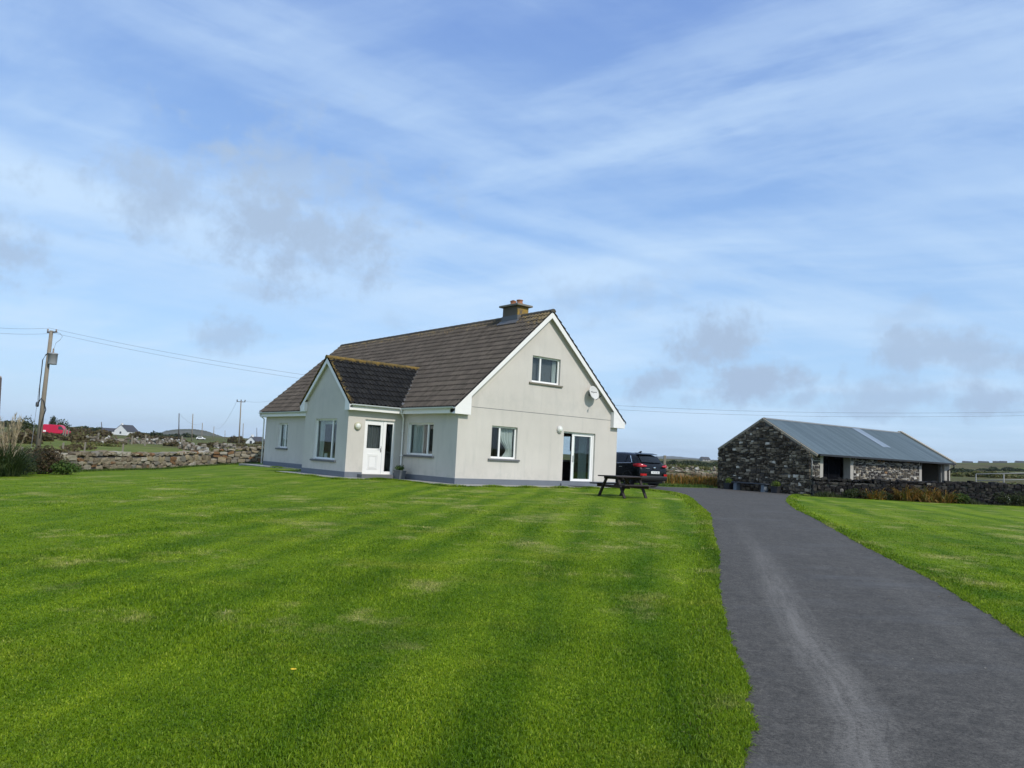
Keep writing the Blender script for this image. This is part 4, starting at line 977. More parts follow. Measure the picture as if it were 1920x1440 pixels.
core.prism([(.5, -.4), (S1a-.28, -.4), (S1a-.28, BE-.1), (.5, BE-.1)], lambda q, g: bl(q[0], g, q[1]), BD-.45, BD-.03)
core.prism([(S1b+.30, -.4), (S2a-.26, -.4), (S2a-.26, BE-.1), (S1b+.30, BE-.1)], lambda q, g: bl(q[0], g, q[1]), BD-.45, BD-.03)
core.obj('wall', 'mortar', barn)
mb = MB(); ing = lambda g, z: z < BE+BK*min(g, BD-g)-.03
rubble_face(mb, lambda a, d_, z: bl(d_, a, z), 0, BD, -.15, BR, ing, rng, (.08, .21), (.12, .38), .06)
rubble_face(mb, lambda a, d_, z: bl(a, d_, z), 0, BL, -.15, BE-.05, lambda a, z: True, rng)                   # back
q0 = len(mb.v)
mb.obj('gable_stones', 'stone_dark', barn)
for (a0, a1) in ((0.0, S1a-.28), (S1b+.30, S2a-.26)):
    mb = MB(); rubble_face(mb, lambda a, d_, z: bl(a, BD-d_, z), a0, a1, -.15, BE-.12, lambda a, z: True, rng, (.09, .26), (.14, .42), .035, .020)
    fs_o = mb.obj('front_stones', 'stone_mixed', barn)
    mb = MB(); mb.prism([(a0+.02, -.2), (a1+.01, -.2), (a1+.01, BE-.1), (a0+.02, BE-.1)], lambda q, g: bl(q[0], g, q[1]), BD-.03, BD-.012); mb.obj('pointing', 'mortar_pale', fs_o)
for (a0, a1) in ((S1a-.28, S1a), (S1b, S1b+.30), (S2a-.26, S2a+.02), (SPa, SPb)):
    mb = MB(); mb.prism([(a0, -.3), (a1, -.3), (a1, BE-.06), (a0, BE-.06)], lambda q, g: bl(q[0], g, q[1]), BD-.42, BD+.02)
    pr_ = mb.obj('pillar', 'pillar_concrete', barn, bevel=.015)
    if a0 in (S1b, S2a-.26):
        mb = MB(); mb.prism([(a0+.08, BE-.42), (a0+.17, BE-.42), (a0+.17, BE-.16), (a0+.08, BE-.16)], lambda q, g: bl(q[0], g, q[1]), BD+.02, BD+.06); mb.obj('bracket', 'dark_plastic', pr_)
mb = MB(); mb.prism([(S2b+.02, -.3), (S2b+.12, -.3), (S2b+.12, BE-.06), (S2b+.02, BE-.06)], lambda q, g: bl(q[0], g, q[1]), BD-.25, BD-.12); mb.obj('post', 'galv', barn)
mb = MB(); mb.prism([(0.4, BE-.14), (BL-.3, BE-.14), (BL-.3, BE+.0), (0.4, BE+.0)], lambda q, g: bl(q[0], g, q[1]), BD-.40, BD-.10); mb.obj('lintel', 'old_wood', barn)
mb = MB(); k_ = (S1b-S1a)/2
for i in range(2):
    mb.prism([(S1a+k_*i+.015, .03), (S1a+k_*(i+1)-.015, .03), (S1a+k_*(i+1)-.015, BE-.16), (S1a+k_*i+.015, BE-.16)], lambda q, g: bl(q[0], g, q[1]), BD-.62, BD-.57)
    for w_ in range(4): mb.prism([(S1a+k_*(i+w_/4)+.02, .05), (S1a+k_*(i+w_/4)+.04, .05), (S1a+k_*(i+w_/4)+.04, BE-.18), (S1a+k_*(i+w_/4)+.02, BE-.18)], lambda q, g: bl(q[0], g, q[1]), BD-.57, BD-.563)
mb.obj('barn_door', 'barn_door', barn)
mb = MB(); mb.prism([(.5, -.02), (BL-.5, -.02), (BL-.5, .03), (.5, .03)], lambda q, g: bl(q[0], g, q[1]), .45, BD-.05); mb.obj('floor', 'concrete', barn)
mb = MB(); mb.prism([(S2a-.30, 0), (S2a-.10, 0), (S2a-.10, BE), (S2a-.30, BE)], lambda q, g: bl(q[0], g, q[1]), .45, BD-.46); mb.obj('partition_wall', 'mortar', barn)
mb = MB(); mb.prism([(.46, 0), (BD-.4, 0), (BD-.4, BE-.1), (.46, BE-.1)], lambda q, s: bl(s, q[0], q[1]), BL-.53, BL-.505); mb.prism([(S2a, 0), (BL-.54, 0), (BL-.54, BE-.1), (S2a, BE-.1)], lambda q, g: bl(q[0], g, q[1]), .455, .48); mb.obj('inner_wall', 'mortar', barn)
# corrugated roof
SLb = math.hypot(BD/2+BOV, (BD/2+BOV)*BK); cb, sb_ = 1/math.hypot(1, BK), BK/math.hypot(1, BK)
def corr(mb, g_of, s0, s1, top, pitch=.076, amp=.011, off=0):
    nn = int((s1-s0)/pitch*4); vs = []; fs_ = []
    for i in range(nn+1):
        s = s0+(s1-s0)*i/nn; h = .035+off+amp*math.cos(2*math.pi*s/pitch)
        for e in (0, top): vs.append(g_of(s, e, h))
    mb.add(vs, [(2*i, 2*i+2, 2*i+3, 2*i+1) for i in range(nn)])
fr_ = lambda s, e, h: bl(s, BD+BOV-e*cb+h*sb_, BE-BOV*BK+e*sb_+h*cb)
bk_ = lambda s, e, h: bl(s, -.03+e*(BD/2+.03)/SLb-h*sb_, BE-.03*BK+e*(BD/2+.03)*BK/SLb+h*cb)
mb = MB(); corr(mb, fr_, .12, BL-.05, SLb); corr(mb, bk_, .12, BL-.05, SLb); broof = mb.obj('roof', 'roof_sheet', barn, True)
mb = MB()
for f in (fr_, bk_):
    vs = [f(s, e, h) for h in (-.06, .018) for (s, e) in ((.16, .12), (BL-.12, .12), (BL-.12, SLb-.02), (.16, SLb-.02))]
    mb.add(vs, [(0,1,2,3),(4,5,6,7),(0,1,5,4),(1,2,6,5),(2,3,7,6),(3,0,4,7)])
mb.obj('roof_boarding', 'roof_void', broof)
def bsl(px, py):                                         # photo point on the front roof slope -> (along, up the slope)
    p0 = BO+BV*(BD+BOV)+Vector((0, 0, BE-BOV*BK)); e_ = (-BV*cb+Vector((0, 0, sb_))); nn = BU.cross(e_); dr = ray(px, py); o_ = Vector((0, 0, CAM_Z)); t_ = (p0-o_).dot(nn)/dr.dot(nn); q = o_+dr*t_-p0
    return q.dot(BU), q.dot(e_)
ss = bsl(1612, 812)[0]; lo_ = bsl(1655, 839)[1]
mb = MB(); corr(mb, lambda s, e, h: fr_(s, lo_+e*(SLb-.1-lo_)/SLb, h), ss-.15, ss+.75, SLb, off=.014); mb.obj('skylight', 'skylight_sheet', broof, True)
mb = MB()
for f in (fr_, bk_): 
    vs = [f(s, SLb+e, .055) for s in (.1, BL-.02) for e in (-.16, .02)]; mb.add(vs, [(0,1,3,2)])
mb.obj('ridge_cap', 'galv', broof)
for (s0, s1, hh_) in ((BL-.06, BL+.20, .14), (-.02, .07, .03)):
    mb = MB()
    for f in (fr_, bk_):
        vs = [f(s, e, h) for h in (-.10, hh_) for (s, e) in ((s0, -.02), (s1, -.02), (s1, SLb+.02), (s0, SLb+.02))]
        mb.add(vs, [(0,3,2,1),(4,5,6,7),(0,1,5,4),(1,2,6,5),(2,3,7,6),(3,0,4,7)])
    mb.obj('verge', 'barge_concrete', broof, bevel=.01)
mb = MB(); gq = BD+BOV+.05; z_ = BE-BOV*BK; pts = [bl(.15, gq, z_), bl(BL+.05, gq, z_)]; mb.beam(pts[0], pts[1], .11, .10); mb.obj('gutter', 'dark_plastic', barn)
mb = MB(); mb.tube([bl(BL-.06, gq, z_-.04), bl(BL-.06, gq, z_-.22), bl(BL-.10, BD+.06, z_-.42), bl(BL-.10, BD+.06, -.1)], .045, 8); mb.obj('downpipe', 'dark_plastic', barn, True)
mb = MB(); mb.prism([(BD-.30, -.3), (BD, -.3), (BD, BE-.08), (BD-.30, BE-.08)], lambda q, s: bl(s, q[0], q[1]), SPb, BL-.04); mb.obj('quoin', 'pillar_concrete', barn)
mb = MB(); mb.tube([bl(.02, BD+.05, BE-.35), bl(.02, BD+.05, .9)], .03, 6); mb.obj('downpipe', 'galv', barn, True)

# ------------------------------------------------------------------ boundary walls
drystone('stone_wall', 'low dark stone wall running from the barn corner along the right lawn', [(16.05, 40.62), (19.5, 40.3), (23.5, 39.9), (28.5, 39.2), (36, 38.2), (45, 37.2)], [.86, .90, .97, 1.03, 1.05, 1.05], .46, 'stone_black', 31, (.08, .2), (.14, .42))
drystone('stone_wall', 'brown and grey rubble stone wall at the left edge of the lawn', [(-21.6, 24.5), (-20.0, 28.6), (-18.75, 33.6), (-18.2, 40.0), (-18.0, 46.4)], [.70, .70, .72, .74, .76], .5, 'stone_brown', 32, (.14, .30), (.24, .66))
drystone('stone_wall', 'brown rubble wall turning behind the far corner of the house', [(-17.9, 46.9), (-15.4, 47.9), (-11.5, 50.2), (-5, 51)], [.84, .9, .9, .9], .5, 'stone_brown', 33, (.14, .30), (.24, .62))
drystone('stone_wall', 'old mossy wall behind the parked car and left of the barn', [(-2, 51.2), (6, 50.6), (10, 50.2), (14.0, 49.6)], [.7, .7, .72, .74], .5, 'stone_brown', 34, (.13, .28), (.24, .6))

# ------------------------------------------------------------------ bench and planters by the barn
def b_at(px, off, hgt=0):                                # point in front of the barn gable on a photo column
    dr = ray(px, 918); o_ = Vector((0, 0, CAM_Z)); p0 = BO-BU*off; t_ = (p0-o_).dot(BU)/dr.dot(BU); q = o_+dr*t_; q.z = g1(q.x, q.y)+hgt; return q
pA, pB = b_at(1375, .42), b_at(1440, .42); mid_ = (pA+pB)/2; bench = thing('bench', 'grey painted bench with a dark slab seat standing against the barn gable', 'bench', mid_, math.atan2(BV.y, BV.x))
hl = (pB-pA).length/2
mb = MB(); mb.box(-hl, hl, -.20, .20, .42, .48); mb.obj('seat', 'bench_slab', bench, bevel=.01)
for s in (-1, 1):
    mb = MB(); x = s*(hl-.24); mb.prism([(-.19, 0), (.19, 0), (.15, .42), (-.15, .42)], lambda q, a, x=x: (a, q[0], q[1]), x-.11, x+.11); mb.obj('leg', 'bench_leg_paint', bench, bevel=.01)

# ------------------------------------------------------------------ foliage builders
def leaves(mb, centers, n_, size, rng, flat=.35, m=0, droop=0):
    """leaf-size quads scattered through a set of (x,y,z,rx,ry,rz) lobes, denser near the surface"""
    C_ = np.array(centers, float); vol = C_[:, 3]*C_[:, 4]*C_[:, 5]; pick = rng.choice(len(C_), n_, p=vol/vol.sum())
    dirs = rng.normal(size=(n_, 3)); dirs /= np.linalg.norm(dirs, axis=1)[:, None]; rad = rng.random(n_)**.45*(1+rng.normal(size=n_)*.10)
    P = C_[pick, :3]+dirs*C_[pick, 3:]*rad[:, None]; P[:, 2] = np.maximum(P[:, 2], .02)
    nr = dirs*.6+rng.normal(size=(n_, 3))*.6+np.array([0, 0, flat]); nr /= np.linalg.norm(nr, axis=1)[:, None]
    t_ = np.cross(nr, rng.normal(size=(n_, 3))); t_ /= np.linalg.norm(t_, axis=1)[:, None]; b_ = np.cross(nr, t_)
    sz = size*rng.uniform(.55, 1.35, n_)[:, None]
    a = P-t_*sz; b = P+b_*sz*.45; c = P+t_*sz+np.array([0, 0, -droop])*sz; d_ = P-b_*sz*.45
    for i in range(n_): mb.add([a[i], b[i], c[i], d_[i]], [(0, 1, 2, 3)], m)
def blades(mb, n_, rbase, length, width, lean, rng, m=0, curl=1.0, seg=5, up=1.0, ctr=(0, 0)):
    """arching strap leaves rising from a tuft"""
    for _ in range(n_):
        a = rng.uniform(0, 2*math.pi); r = rbase*math.sqrt(rng.random()); x, y, z = ctr[0]+r*math.cos(a), ctr[1]+r*math.sin(a), 0.0
        a2 = a+rng.normal()*.6; L_ = length*rng.uniform(.55, 1.15); th = math.pi/2-abs(rng.normal())*lean; w = width*rng.uniform(.7, 1.2); vs = []
        sx_, sy_ = -math.sin(a2), math.cos(a2)
        for k in range(seg+1):
            f = k/seg; ww_ = w*(1-f**1.6)*.5+.0012
            vs += [(x-sx_*ww_, y-sy_*ww_, z), (x+sx_*ww_, y+sy_*ww_, z)]
            th2 = th-curl*f*f; x += math.cos(a2)*math.cos(th2)*L_/seg; y += math.sin(a2)*math.cos(th2)*L_/seg; z = max(.01, z+math.sin(th2)*L_/seg*up)
        mb.add(vs, [(2*k, 2*k+1, 2*k+3, 2*k+2) for k in range(seg)], m)
def bush(name, label, cat, loc, lobes, n_, size, material, rng, stems=True, group=None, flat=.35):
    r_ = thing(name, label, cat, loc, 0, group); mb = MB(); leaves(mb, lobes, n_, size, rng, flat); mb.obj('foliage', material, r_)
    if stems:
        mb = MB()
        for lb in lobes[:7]: mb.tube([(lb[0]*.15, lb[1]*.15, -.05), (lb[0]*.55, lb[1]*.55, lb[2]*.5), (lb[0], lb[1], lb[2])], [.025*max(.6, lb[5]), .018*max(.6, lb[5]), .006], 5)
        mb.obj('stem', 'stem_brown', r_)
    return r_
def lobes_of(w, d_, h, k, rng):
    out = []
    for _ in range(k):
        x, y = rng.uniform(-.5, .5)*w*.8, rng.uniform(-.5, .5)*d_*.8; e = math.sqrt(max(.1, 1-(2*x/w)**2*.8)); hh_ = h*e*rng.uniform(.55, 1.0); r = rng.uniform(.20, .34)
        out.append((x, y, hh_*.58, w*r*.75, d_*r*.9, hh_*.46))
    return out
def gp(px, py, z=None):                                  # ground under a photo point (iterated on the ground heights)
    dr = ray(px, py); o_ = Vector((0, 0, CAM_Z)); q = o_.copy(); t_ = 3.0
    while t_ < 4000:
        q = o_+dr*t_
        if q.z <= g1(q.x, q.y): break
        t_ *= 1.004
    return Vector((q.x, q.y, g1(q.x, q.y)))

for i, (px, lb) in enumerate(((1366, 'dark square planter of yellow-green leaves left of the grey bench'), (1455, 'dark square planter of lime leaves right of the grey bench'))):
    q = b_at(px, .40); r_ = thing('planter', lb, 'planter', q, math.atan2(BV.y, BV.x)+.05*i)
    mb = MB(); mb.prism([(-.17, 0), (.17, 0), (.22, .36), (-.22, .36)], lambda p, y: (p[0], y, p[1]), -.19, .19); mb.box(-.235, .235, -.205, .205, .34, .38); mb.obj('pot', 'planter_dark', r_, bevel=.008)
    mb = MB(); leaves(mb, [(0, 0, .48, .25, .22, .2), (-.1, .05, .56, .16, .14, .16), (.12, -.03, .52, .17, .15, .14)], 420, .042, rng); mb.obj('plant', 'leaf_lime', r_)
# flower pot by the downpipe
q = hw(-.42, P0-.62, -.012); r_ = thing('flower_pot', 'grey window box style pot of small green plants by the downpipe', 'flower pot', q, HA+R(90))
mb = MB(); mb.prism([(-.20, 0), (.20, 0), (.25, .33), (-.25, .33)], lambda p, y: (p[0], y, p[1]), -.14, .14); mb.box(-.265, .265, -.155, .155, .30, .35); mb.obj('pot', 'planter_grey', r_, bevel=.008)
mb = MB(); leaves(mb, [(0, 0, .42, .26, .15, .10), (-.12, 0, .46, .12, .12, .12), (.14, .02, .45, .12, .12, .10)], 380, .035, rng); mb.obj('plant', 'leaf_green', r_)

# ------------------------------------------------------------------ picnic table
q = gp(1167, 932.5); tb = thing('picnic_table', 'dark stained wooden picnic table with attached benches on the lawn near the gable', 'picnic table', q, HA)
mb = MB()
for i in range(5): y = -.36+i*.18; mb.box(-.82, .82, y-.083, y+.083, .70, .742)
mb.obj('table_top', 'old_wood', tb, bevel=.006)
for s in (-1, 1):
    mb = MB()
    for i in (0, 1): y = s*(.60+i*.155); mb.box(-.82, .82, y-.07, y+.07, .425, .465)
    mb.obj('seat', 'old_wood', tb, bevel=.006)
for x in (-.56, .56):
    for s in (-1, 1):
        mb = MB(); mb.beam((x+.024*s, s*.62, 0), (x+.024*s, s*.26, .70), .045, .11, (1, 0, 0)); mb.obj('leg', 'old_wood', tb)
    mb = MB(); xx = x+.07*(1 if x < 0 else -1); mb.box(xx-.02, xx+.02, -.76, .76, .33, .425); mb.obj('crossbeam', 'red_wood', tb, bevel=.005)
    mb = MB(); mb.box(xx-.02, xx+.02, -.44, .44, .62, .70); mb.obj('crossbeam', 'old_wood', tb, bevel=.005)
    mb = MB(); mb.beam((x*.86, 0, .36), (x*.15, 0, .66), .04, .08, (0, 1, 0)); mb.obj('brace', 'red_wood', tb)

# ------------------------------------------------------------------ car (local y = forward, x = right)
def build_car(loc, rz):
    r_ = thing('parked_car', 'black estate-shaped car with red tail lights parked beside the house', 'car', loc, rz)
    W2 = .925
    #   y,    zlow, belt, roof, half width body, half width roof, half width belt
    ST = [(-.00,.40,.74,.78,.70,.62,.70),(.03,.34,.80,.84,.83,.70,.82),(.10,.30,.97,1.02,.89,.72,.86),(.22,.28,1.06,1.14,.915,.70,.875),(.42,.26,1.10,1.40,.925,.655,.885),(.62,.26,1.10,1.565,.925,.63,.885),(.95,.26,1.085,1.60,.925,.62,.885),
          (1.7,.26,1.05,1.635,.925,.61,.885),(2.4,.26,1.02,1.625,.925,.61,.885),(2.85,.26,1.01,1.53,.925,.60,.885),(3.35,.26,1.01,1.22,.925,.62,.875),(3.62,.26,1.00,1.06,.92,.66,.865),(4.05,.28,.93,.97,.89,.62,.83),(4.33,.32,.80,.84,.82,.55,.74),(4.44,.40,.62,.66,.66,.45,.62)]
    def sec(s):
        y, zl, zb, zr, w, wr, wb = s
        h = [(w*.80, zl), (w*.975, zl+.05), (w, zl+.26), (w*.99, zb-.16), (wb, zb), (wr+(wb-wr)*.42, zb+(zr-zb)*.55), (wr, zr-.03*(zr-zb)/.5), (wr*.55, zr)]
        return [(-a, y, z) for a, z in h]+[(a, y, z) for a, z in h[::-1]]
    mb = MB(); vs = []; [vs.extend(sec(s)) for s in ST]; k = 16; n_ = len(ST)
    fs_ = [(i*k+j, i*k+(j+1) % k, (i+1)*k+(j+1) % k, (i+1)*k+j) for i in range(n_-1) for j in range(k)]
    fs_ += [tuple(range(k-1, -1, -1)), tuple(range((n_-1)*k, n_*k))]
    mb.add(vs, [f[::-1] for f in fs_]); body = mb.obj('body', 'car_paint', r_, True); sb = body.modifiers.new('sub', 'SUBSURF'); sb.levels = 2; sb.render_levels = 2
    def on_side(y, t_, out=.012, side=-1):               # point on the glasshouse side at height fraction t_
        ys = [s[0] for s in ST]; i = max(0, min(len(ys)-2, np.searchsorted(ys, y)-1)); f = (y-ys[i])/(ys[i+1]-ys[i]); a = [ST[i][q]+(ST[i+1][q]-ST[i][q])*f for q in range(7)]
        return (side*(a[5]+(a[6]-a[5])*(1-t_)**1.0+out), y, a[2]+(a[3]-a[2])*t_)
    for side in (-1, 1):
        for (ya, yb, t0_, t1_, nm) in ((.62, 1.02, .10, .74, 'rear_quarter_window'), (1.10, 1.95, .08, .82, 'side_window'), (2.03, 2.95, .08, .80, 'side_window')):
            mb = MB(); N = 6; vs = []
            for i in range(N+1):
                y = ya+(yb-ya)*i/N; sl_ = (.16*(1-i/N) if nm == 'rear_quarter_window' else 0); tt1 = t1_-(.35*(1-i/N) if nm == 'rear_quarter_window' else 0)-(max(0, y-2.45)*.45)
                vs += [on_side(y, t0_, .006, side), on_side(y, tt1*.6, .016, side), on_side(y, tt1, .004, side)]
            mb.add(vs, [(3*i+j, 3*i+j+1, 3*i+4+j, 3*i+3+j) for i in range(N) for j in range(2)]); mb.obj(nm, 'car_glass', r_, True)
        mb = MB(); mb.tube([on_side(y, .05, .012, side) for y in np.linspace(.66, 2.95, 8)], .011, 6)
        p0, p1 = on_side(.60, .08, .012, side), on_side(.90, .72, .012, side); mb.beam(p0, p1, .03, .02, (1, 0, 0)); mb.obj('chrome_strip', 'chrome', r_)
        for (ya, za) in ((1.22, .915), (2.12, .90)):
            mb = MB(); mb.box(side*.935-.012, side*.935+.012, ya, ya+.2, za, za+.025); mb.obj('door_handle', 'chrome', r_, bevel=.004)
        mb = MB()
        for yy_ in (1.06, 1.99): mb.beam((side*.928, yy_, .36), (side*.918, yy_, .96), .006, .012, (1, 0, 0))
        mb.beam((side*.925, .75, .40), (side*.925, 3.3, .40), .02, .10); mb.obj('side_trim', 'car_black_trim', r_)
        mb = MB()                                        # tail light wrapping the corner
        pts = [(.915, .50, .985, 1.075), (.915, .30, .965, 1.105), (.885, .13, .955, 1.115), (.80, .045, .955, 1.10), (.66, .02, .965, 1.065), (.50, .022, .985, 1.03)]; vs = []
        for (x, y, a, b) in pts: vs += [(side*(x+.008), y-.012, a), (side*(x+.016), y-.03, (a+b)/2), (side*(x-.005), y+.01, b)]
        mb.add(vs, [(3*i+j, 3*i+3+j, 3*i+4+j, 3*i+1+j) for i in range(5) for j in range(2)]); mb.obj('tail_light', 'tail_red', r_, True)
        mb = MB(); vs = []
        for (x, y) in ((.86, .06), (.80, -.01), (.68, -.035), (.56, -.04)): vs += [(side*x, y-.014, .56), (side*x, y-.014, .655)]
        mb.add(vs, [(2*i, 2*i+2, 2*i+3, 2*i+1) for i in range(3)]); mb.obj('reflector', 'tail_red', r_)
        mb = MB(); mb.box(min(side*.935, side*1.10), max(side*.935, side*1.10), 2.78, 2.98, 1.0, 1.15); mb.obj('wing_mirror', 'car_paint', r_, bevel=.04)
        mb = MB(); vs = [(side*x, y, z) for (x, y, z) in ((.70, 4.22, .70), (.86, 4.0, .74), (.88, 3.85, .88), (.70, 4.12, .86))]; mb.add(vs, [(0, 1, 2, 3)]); mb.obj('headlight', 'chrome', r_)
        for yw in (.86, 3.50):
            mb = MB(); mb.lathe([(.40, 0), (.40, .02), (.355, .022), (.355, 0)], lambda x, y, h: (side*(.905+h), yw+x, .365+max(y, -.13)), 28); mb.obj('wheel_arch', 'car_black_trim', r_)
            mb = MB(); mb.lathe([(.22, -.20), (.32, -.20), (.345, -.17), (.345, .0), (.32, .025), (.235, .028), (.225, .0)], lambda x, y, h: (side*(.885+h), yw+x, .345+y), 28); wh = mb.obj('wheel', 'rubber', r_, True)
            mb = MB(); mb.lathe([(.228, .012), (.215, .022), (.205, .004)], lambda x, y, h: (side*(.885+h), yw+x, .345+y), 28)
            for sp_ in range(10):
                a = 2*math.pi*sp_/10; mb.beam((side*.895, yw, .345), (side*.893, yw+.21*math.cos(a), .345+.21*math.sin(a)), .035, .02, (1, 0, 0))
            mb.obj('rim', 'alloy', wh)
            mb = MB(); mb.lathe([(.235, -.02), (.01, -.02)], lambda x, y, h: (side*(.885+h), yw+x, .345+y), 20); mb.obj('brake_disc', 'car_black_trim', wh)
    mb = MB(); vs = []; N = 10                            # rear screen
    for (y, z, w) in ((.235, 1.165, .655), (.36, 1.32, .635), (.50, 1.46, .605)):
        for i in range(N+1): x = -w+2*w*i/N; vs.append((x, y-.022-.035*(1-(x/w)**2), z+.012))
    mb.add(vs, [(j*(N+1)+i, j*(N+1)+i+1, (j+1)*(N+1)+i+1, (j+1)*(N+1)+i) for j in range(2) for i in range(N)]); mb.obj('rear_window', 'car_glass', r_, True)
    mb = MB(); mb.prism([(.44, 1.56), (.42, 1.535), (.70, 1.575), (.78, 1.618)], lambda q, x: (x, q[0], q[1]), -.60, .60); mb.obj('spoiler', 'car_paint', r_, bevel=.012)
    mb = MB(); mb.beam((-.05, .20, 1.19), (.34, .27, 1.235), .025, .015); mb.obj('rear_wiper', 'car_black_trim', r_)
    mb = MB(); mb.prism([(-.045, .40), (-.06, .50), (-.03, .56), (.10, .60), (.10, .36), (.0, .34)], lambda q, x: (x, q[0], q[1]), -.80, .80); mb.obj('bumper', 'car_black_trim', r_, bevel=.02)
    mb = MB(); mb.box(-.27, .27, -.055, -.03, .66, .775); pl_ = mb.obj('number_plate', 'plate_white', r_, bevel=.004)
    cu = bpy.data.curves.new('plate_text', 'FONT'); cu.body = '131-G-286'; cu.size = .098; cu.align_x = 'CENTER'; cu.align_y = 'CENTER'; cu.extrude = .001
    tx = bpy.data.objects.new('plate_lettering', cu); COL.objects.link(tx); tx.parent = pl_; tx.location = (0, -.0575, .717); tx.rotation_euler = (R(90), 0, 0); cu.materials.append(M['plate_ink'])
    bpy.context.view_layer.update(); me = bpy.data.meshes.new_from_object(tx); t2 = bpy.data.objects.new('plate_lettering', me); COL.objects.link(t2); t2.parent = pl_; t2.location = tx.location; t2.rotation_euler = tx.rotation_euler
    bpy.data.objects.remove(tx); t2.name = 'plate_lettering'
    mb = MB(); mb.lathe([(.075, 0), (.075, .012), (.06, .016)], lambda x, y, h: (x, -.012-h+.02, .93+y*.55), 20); mb.obj('badge', 'chrome', r_, True)
    mb = MB(); mb.box(-.58, -.34, -.012, .0, .885, .905); mb.obj('nameplate', 'chrome', r_)
    mb = MB(); mb.prism([(.92, 1.61), (1.14, 1.62), (.94, 1.70), (.90, 1.70)], lambda q, x: (x, q[0], q[1]), -.025, .025); mb.obj('roof_fin', 'car_paint', r_, bevel=.008)
    mb = MB(); vs = []; 
    for (y, z, w) in ((2.88, 1.53, .57), (3.33, 1.245, .60), (3.58, 1.09, .63)): vs += [(-w, y+.01, z+.012), (w, y+.01, z+.012)]
    mb.add(vs, [(0, 1, 3, 2), (2, 3, 5, 4)]); mb.obj('windscreen', 'car_glass', r_, True)
    mb = MB(); mb.box(-.85, .85, .3, 4.1, .20, .36); mb.obj('underbody', 'car_black_trim', r_)
    return r_
q = hw(11.36, -.12); q.z = g1(q.x, q.y)+.016; build_car(q, HA-R(5))

# green bin standing at the back corner of the house
q = hw(9.45, 1.25); q.z = g1(q.x, q.y); bn_ = thing('wheelie_bin', 'dark green wheelie bin showing past the back corner of the house', 'bin', q, HA)
mb = MB(); mb.prism([(-.24, .08), (.24, .08), (.29, .95), (-.29, .95)], lambda p, y: (p[0], y, p[1]), -.30, .30); mb.obj('bin_body', 'bin_green', bn_, bevel=.02)
mb = MB(); mb.prism([(-.31, .95), (.31, .95), (.29, 1.02), (-.29, 1.05)], lambda p, y: (p[0], y, p[1]), -.33, .33); mb.obj('lid', 'bin_green', bn_, bevel=.015)
for s in (-1, 1):
    mb = MB(); mb.lathe([(.10, -.03), (.10, .03), (.03, .03)], lambda x, y, h: (-.22+x, s*.27+h, .10+y), 16); mb.obj('wheel', 'rubber', bn_)
# ------------------------------------------------------------------ plants near the walls
rng = np.random.default_rng(77)
def tuft(name, label, cat, loc, parts, group=None):
    r_ = thing(name, label, cat, loc, 0, group)
    for (nm, mt, n_, rb, ln, wd, lean, curl) in parts:
        mb = MB(); blades(mb, n_, rb, ln, wd, lean, rng, curl=curl); mb.obj(nm, mt, r_)
    return r_
def wallfoot(px, off=.55):
    d_ = ray(px, 930); y = 40.0
    for _ in range(6): y = float(np.interp(d_.x/d_.y*y, [16.05, 19.5, 23.5, 28.5, 36], [40.62, 40.3, 39.9, 39.2, 38.2]))-off
    x = d_.x/d_.y*y; return Vector((x, y, g1(x, y)))
q = gp(8, 893)
pam = thing('pampas_grass', 'tall pampas grass with pale dry plumes at the left end of the wall', 'pampas grass', q)
mb = MB(); blades(mb, 900, .45, 1.5, .026, .5, rng, curl=1.9, seg=6); mb.obj('foliage', 'pampas_leaf', pam)
mb = MB(); stems_ = []
for i in range(30):
    a = rng.uniform(0, 2*math.pi); ln = rng.uniform(1.5, 2.3); le = abs(rng.normal())*.26+.05; x0, y0 = rng.normal()*.14, rng.normal()*.14; pts = []
    for k in range(6): f = k/5; pts.append((x0+math.cos(a)*le*ln*f**1.5, y0+math.sin(a)*le*ln*f**1.5, ln*f*(1-.05*f)))
    mb.tube(pts, [.015, .014, .012, .010, .008, .006], 4); stems_.append(pts)
mb.obj('stem', 'pampas_plume', pam)
mb = MB()
for pts in stems_:
    p, e = Vector(pts[-1]), (Vector(pts[-1])-Vector(pts[-2])).normalized()
    for _ in range(34):
        f = rng.random(); c = p-e*(.70*f)+Vector((rng.normal(), rng.normal(), 0))*.018*(1-abs(f-.5)); d_ = (e+Vector((rng.normal(), rng.normal(), rng.normal()*.4))*.35).normalized(); w_ = d_.cross(Vector((rng.normal(), rng.normal(), 1))).normalized()*.010
        mb.add([c-w_, c+w_, c+d_*.16], [(0, 1, 2)])
mb.obj('plume', 'pampas_plume', pam)
q = gp(78, 889); bush('shrub', 'dark brown leafy shrub between the pampas grass and the stone wall', 'shrub', q, lobes_of(1.45, 1.2, 1.25, 9, rng)+[(.1, 0, .50, .62, .5, .55), (-.35, 0, .6, .4, .4, .5)], 5200, .05, 'leaf_russet', rng)
q = gp(120, 890); bush('shrub', 'low bright green shrub at the foot of the left stone wall', 'shrub', q, lobes_of(1.1, .8, .62, 8, rng)+[(0, 0, .22, .5, .4, .22)], 2200, .042, 'leaf_green', rng)
q = gp(45, 890); bush('shrub', 'dark green shrub low beside the pampas grass', 'shrub', q, lobes_of(.9, .8, .75, 7, rng), 1500, .045, 'leaf_dark', rng)
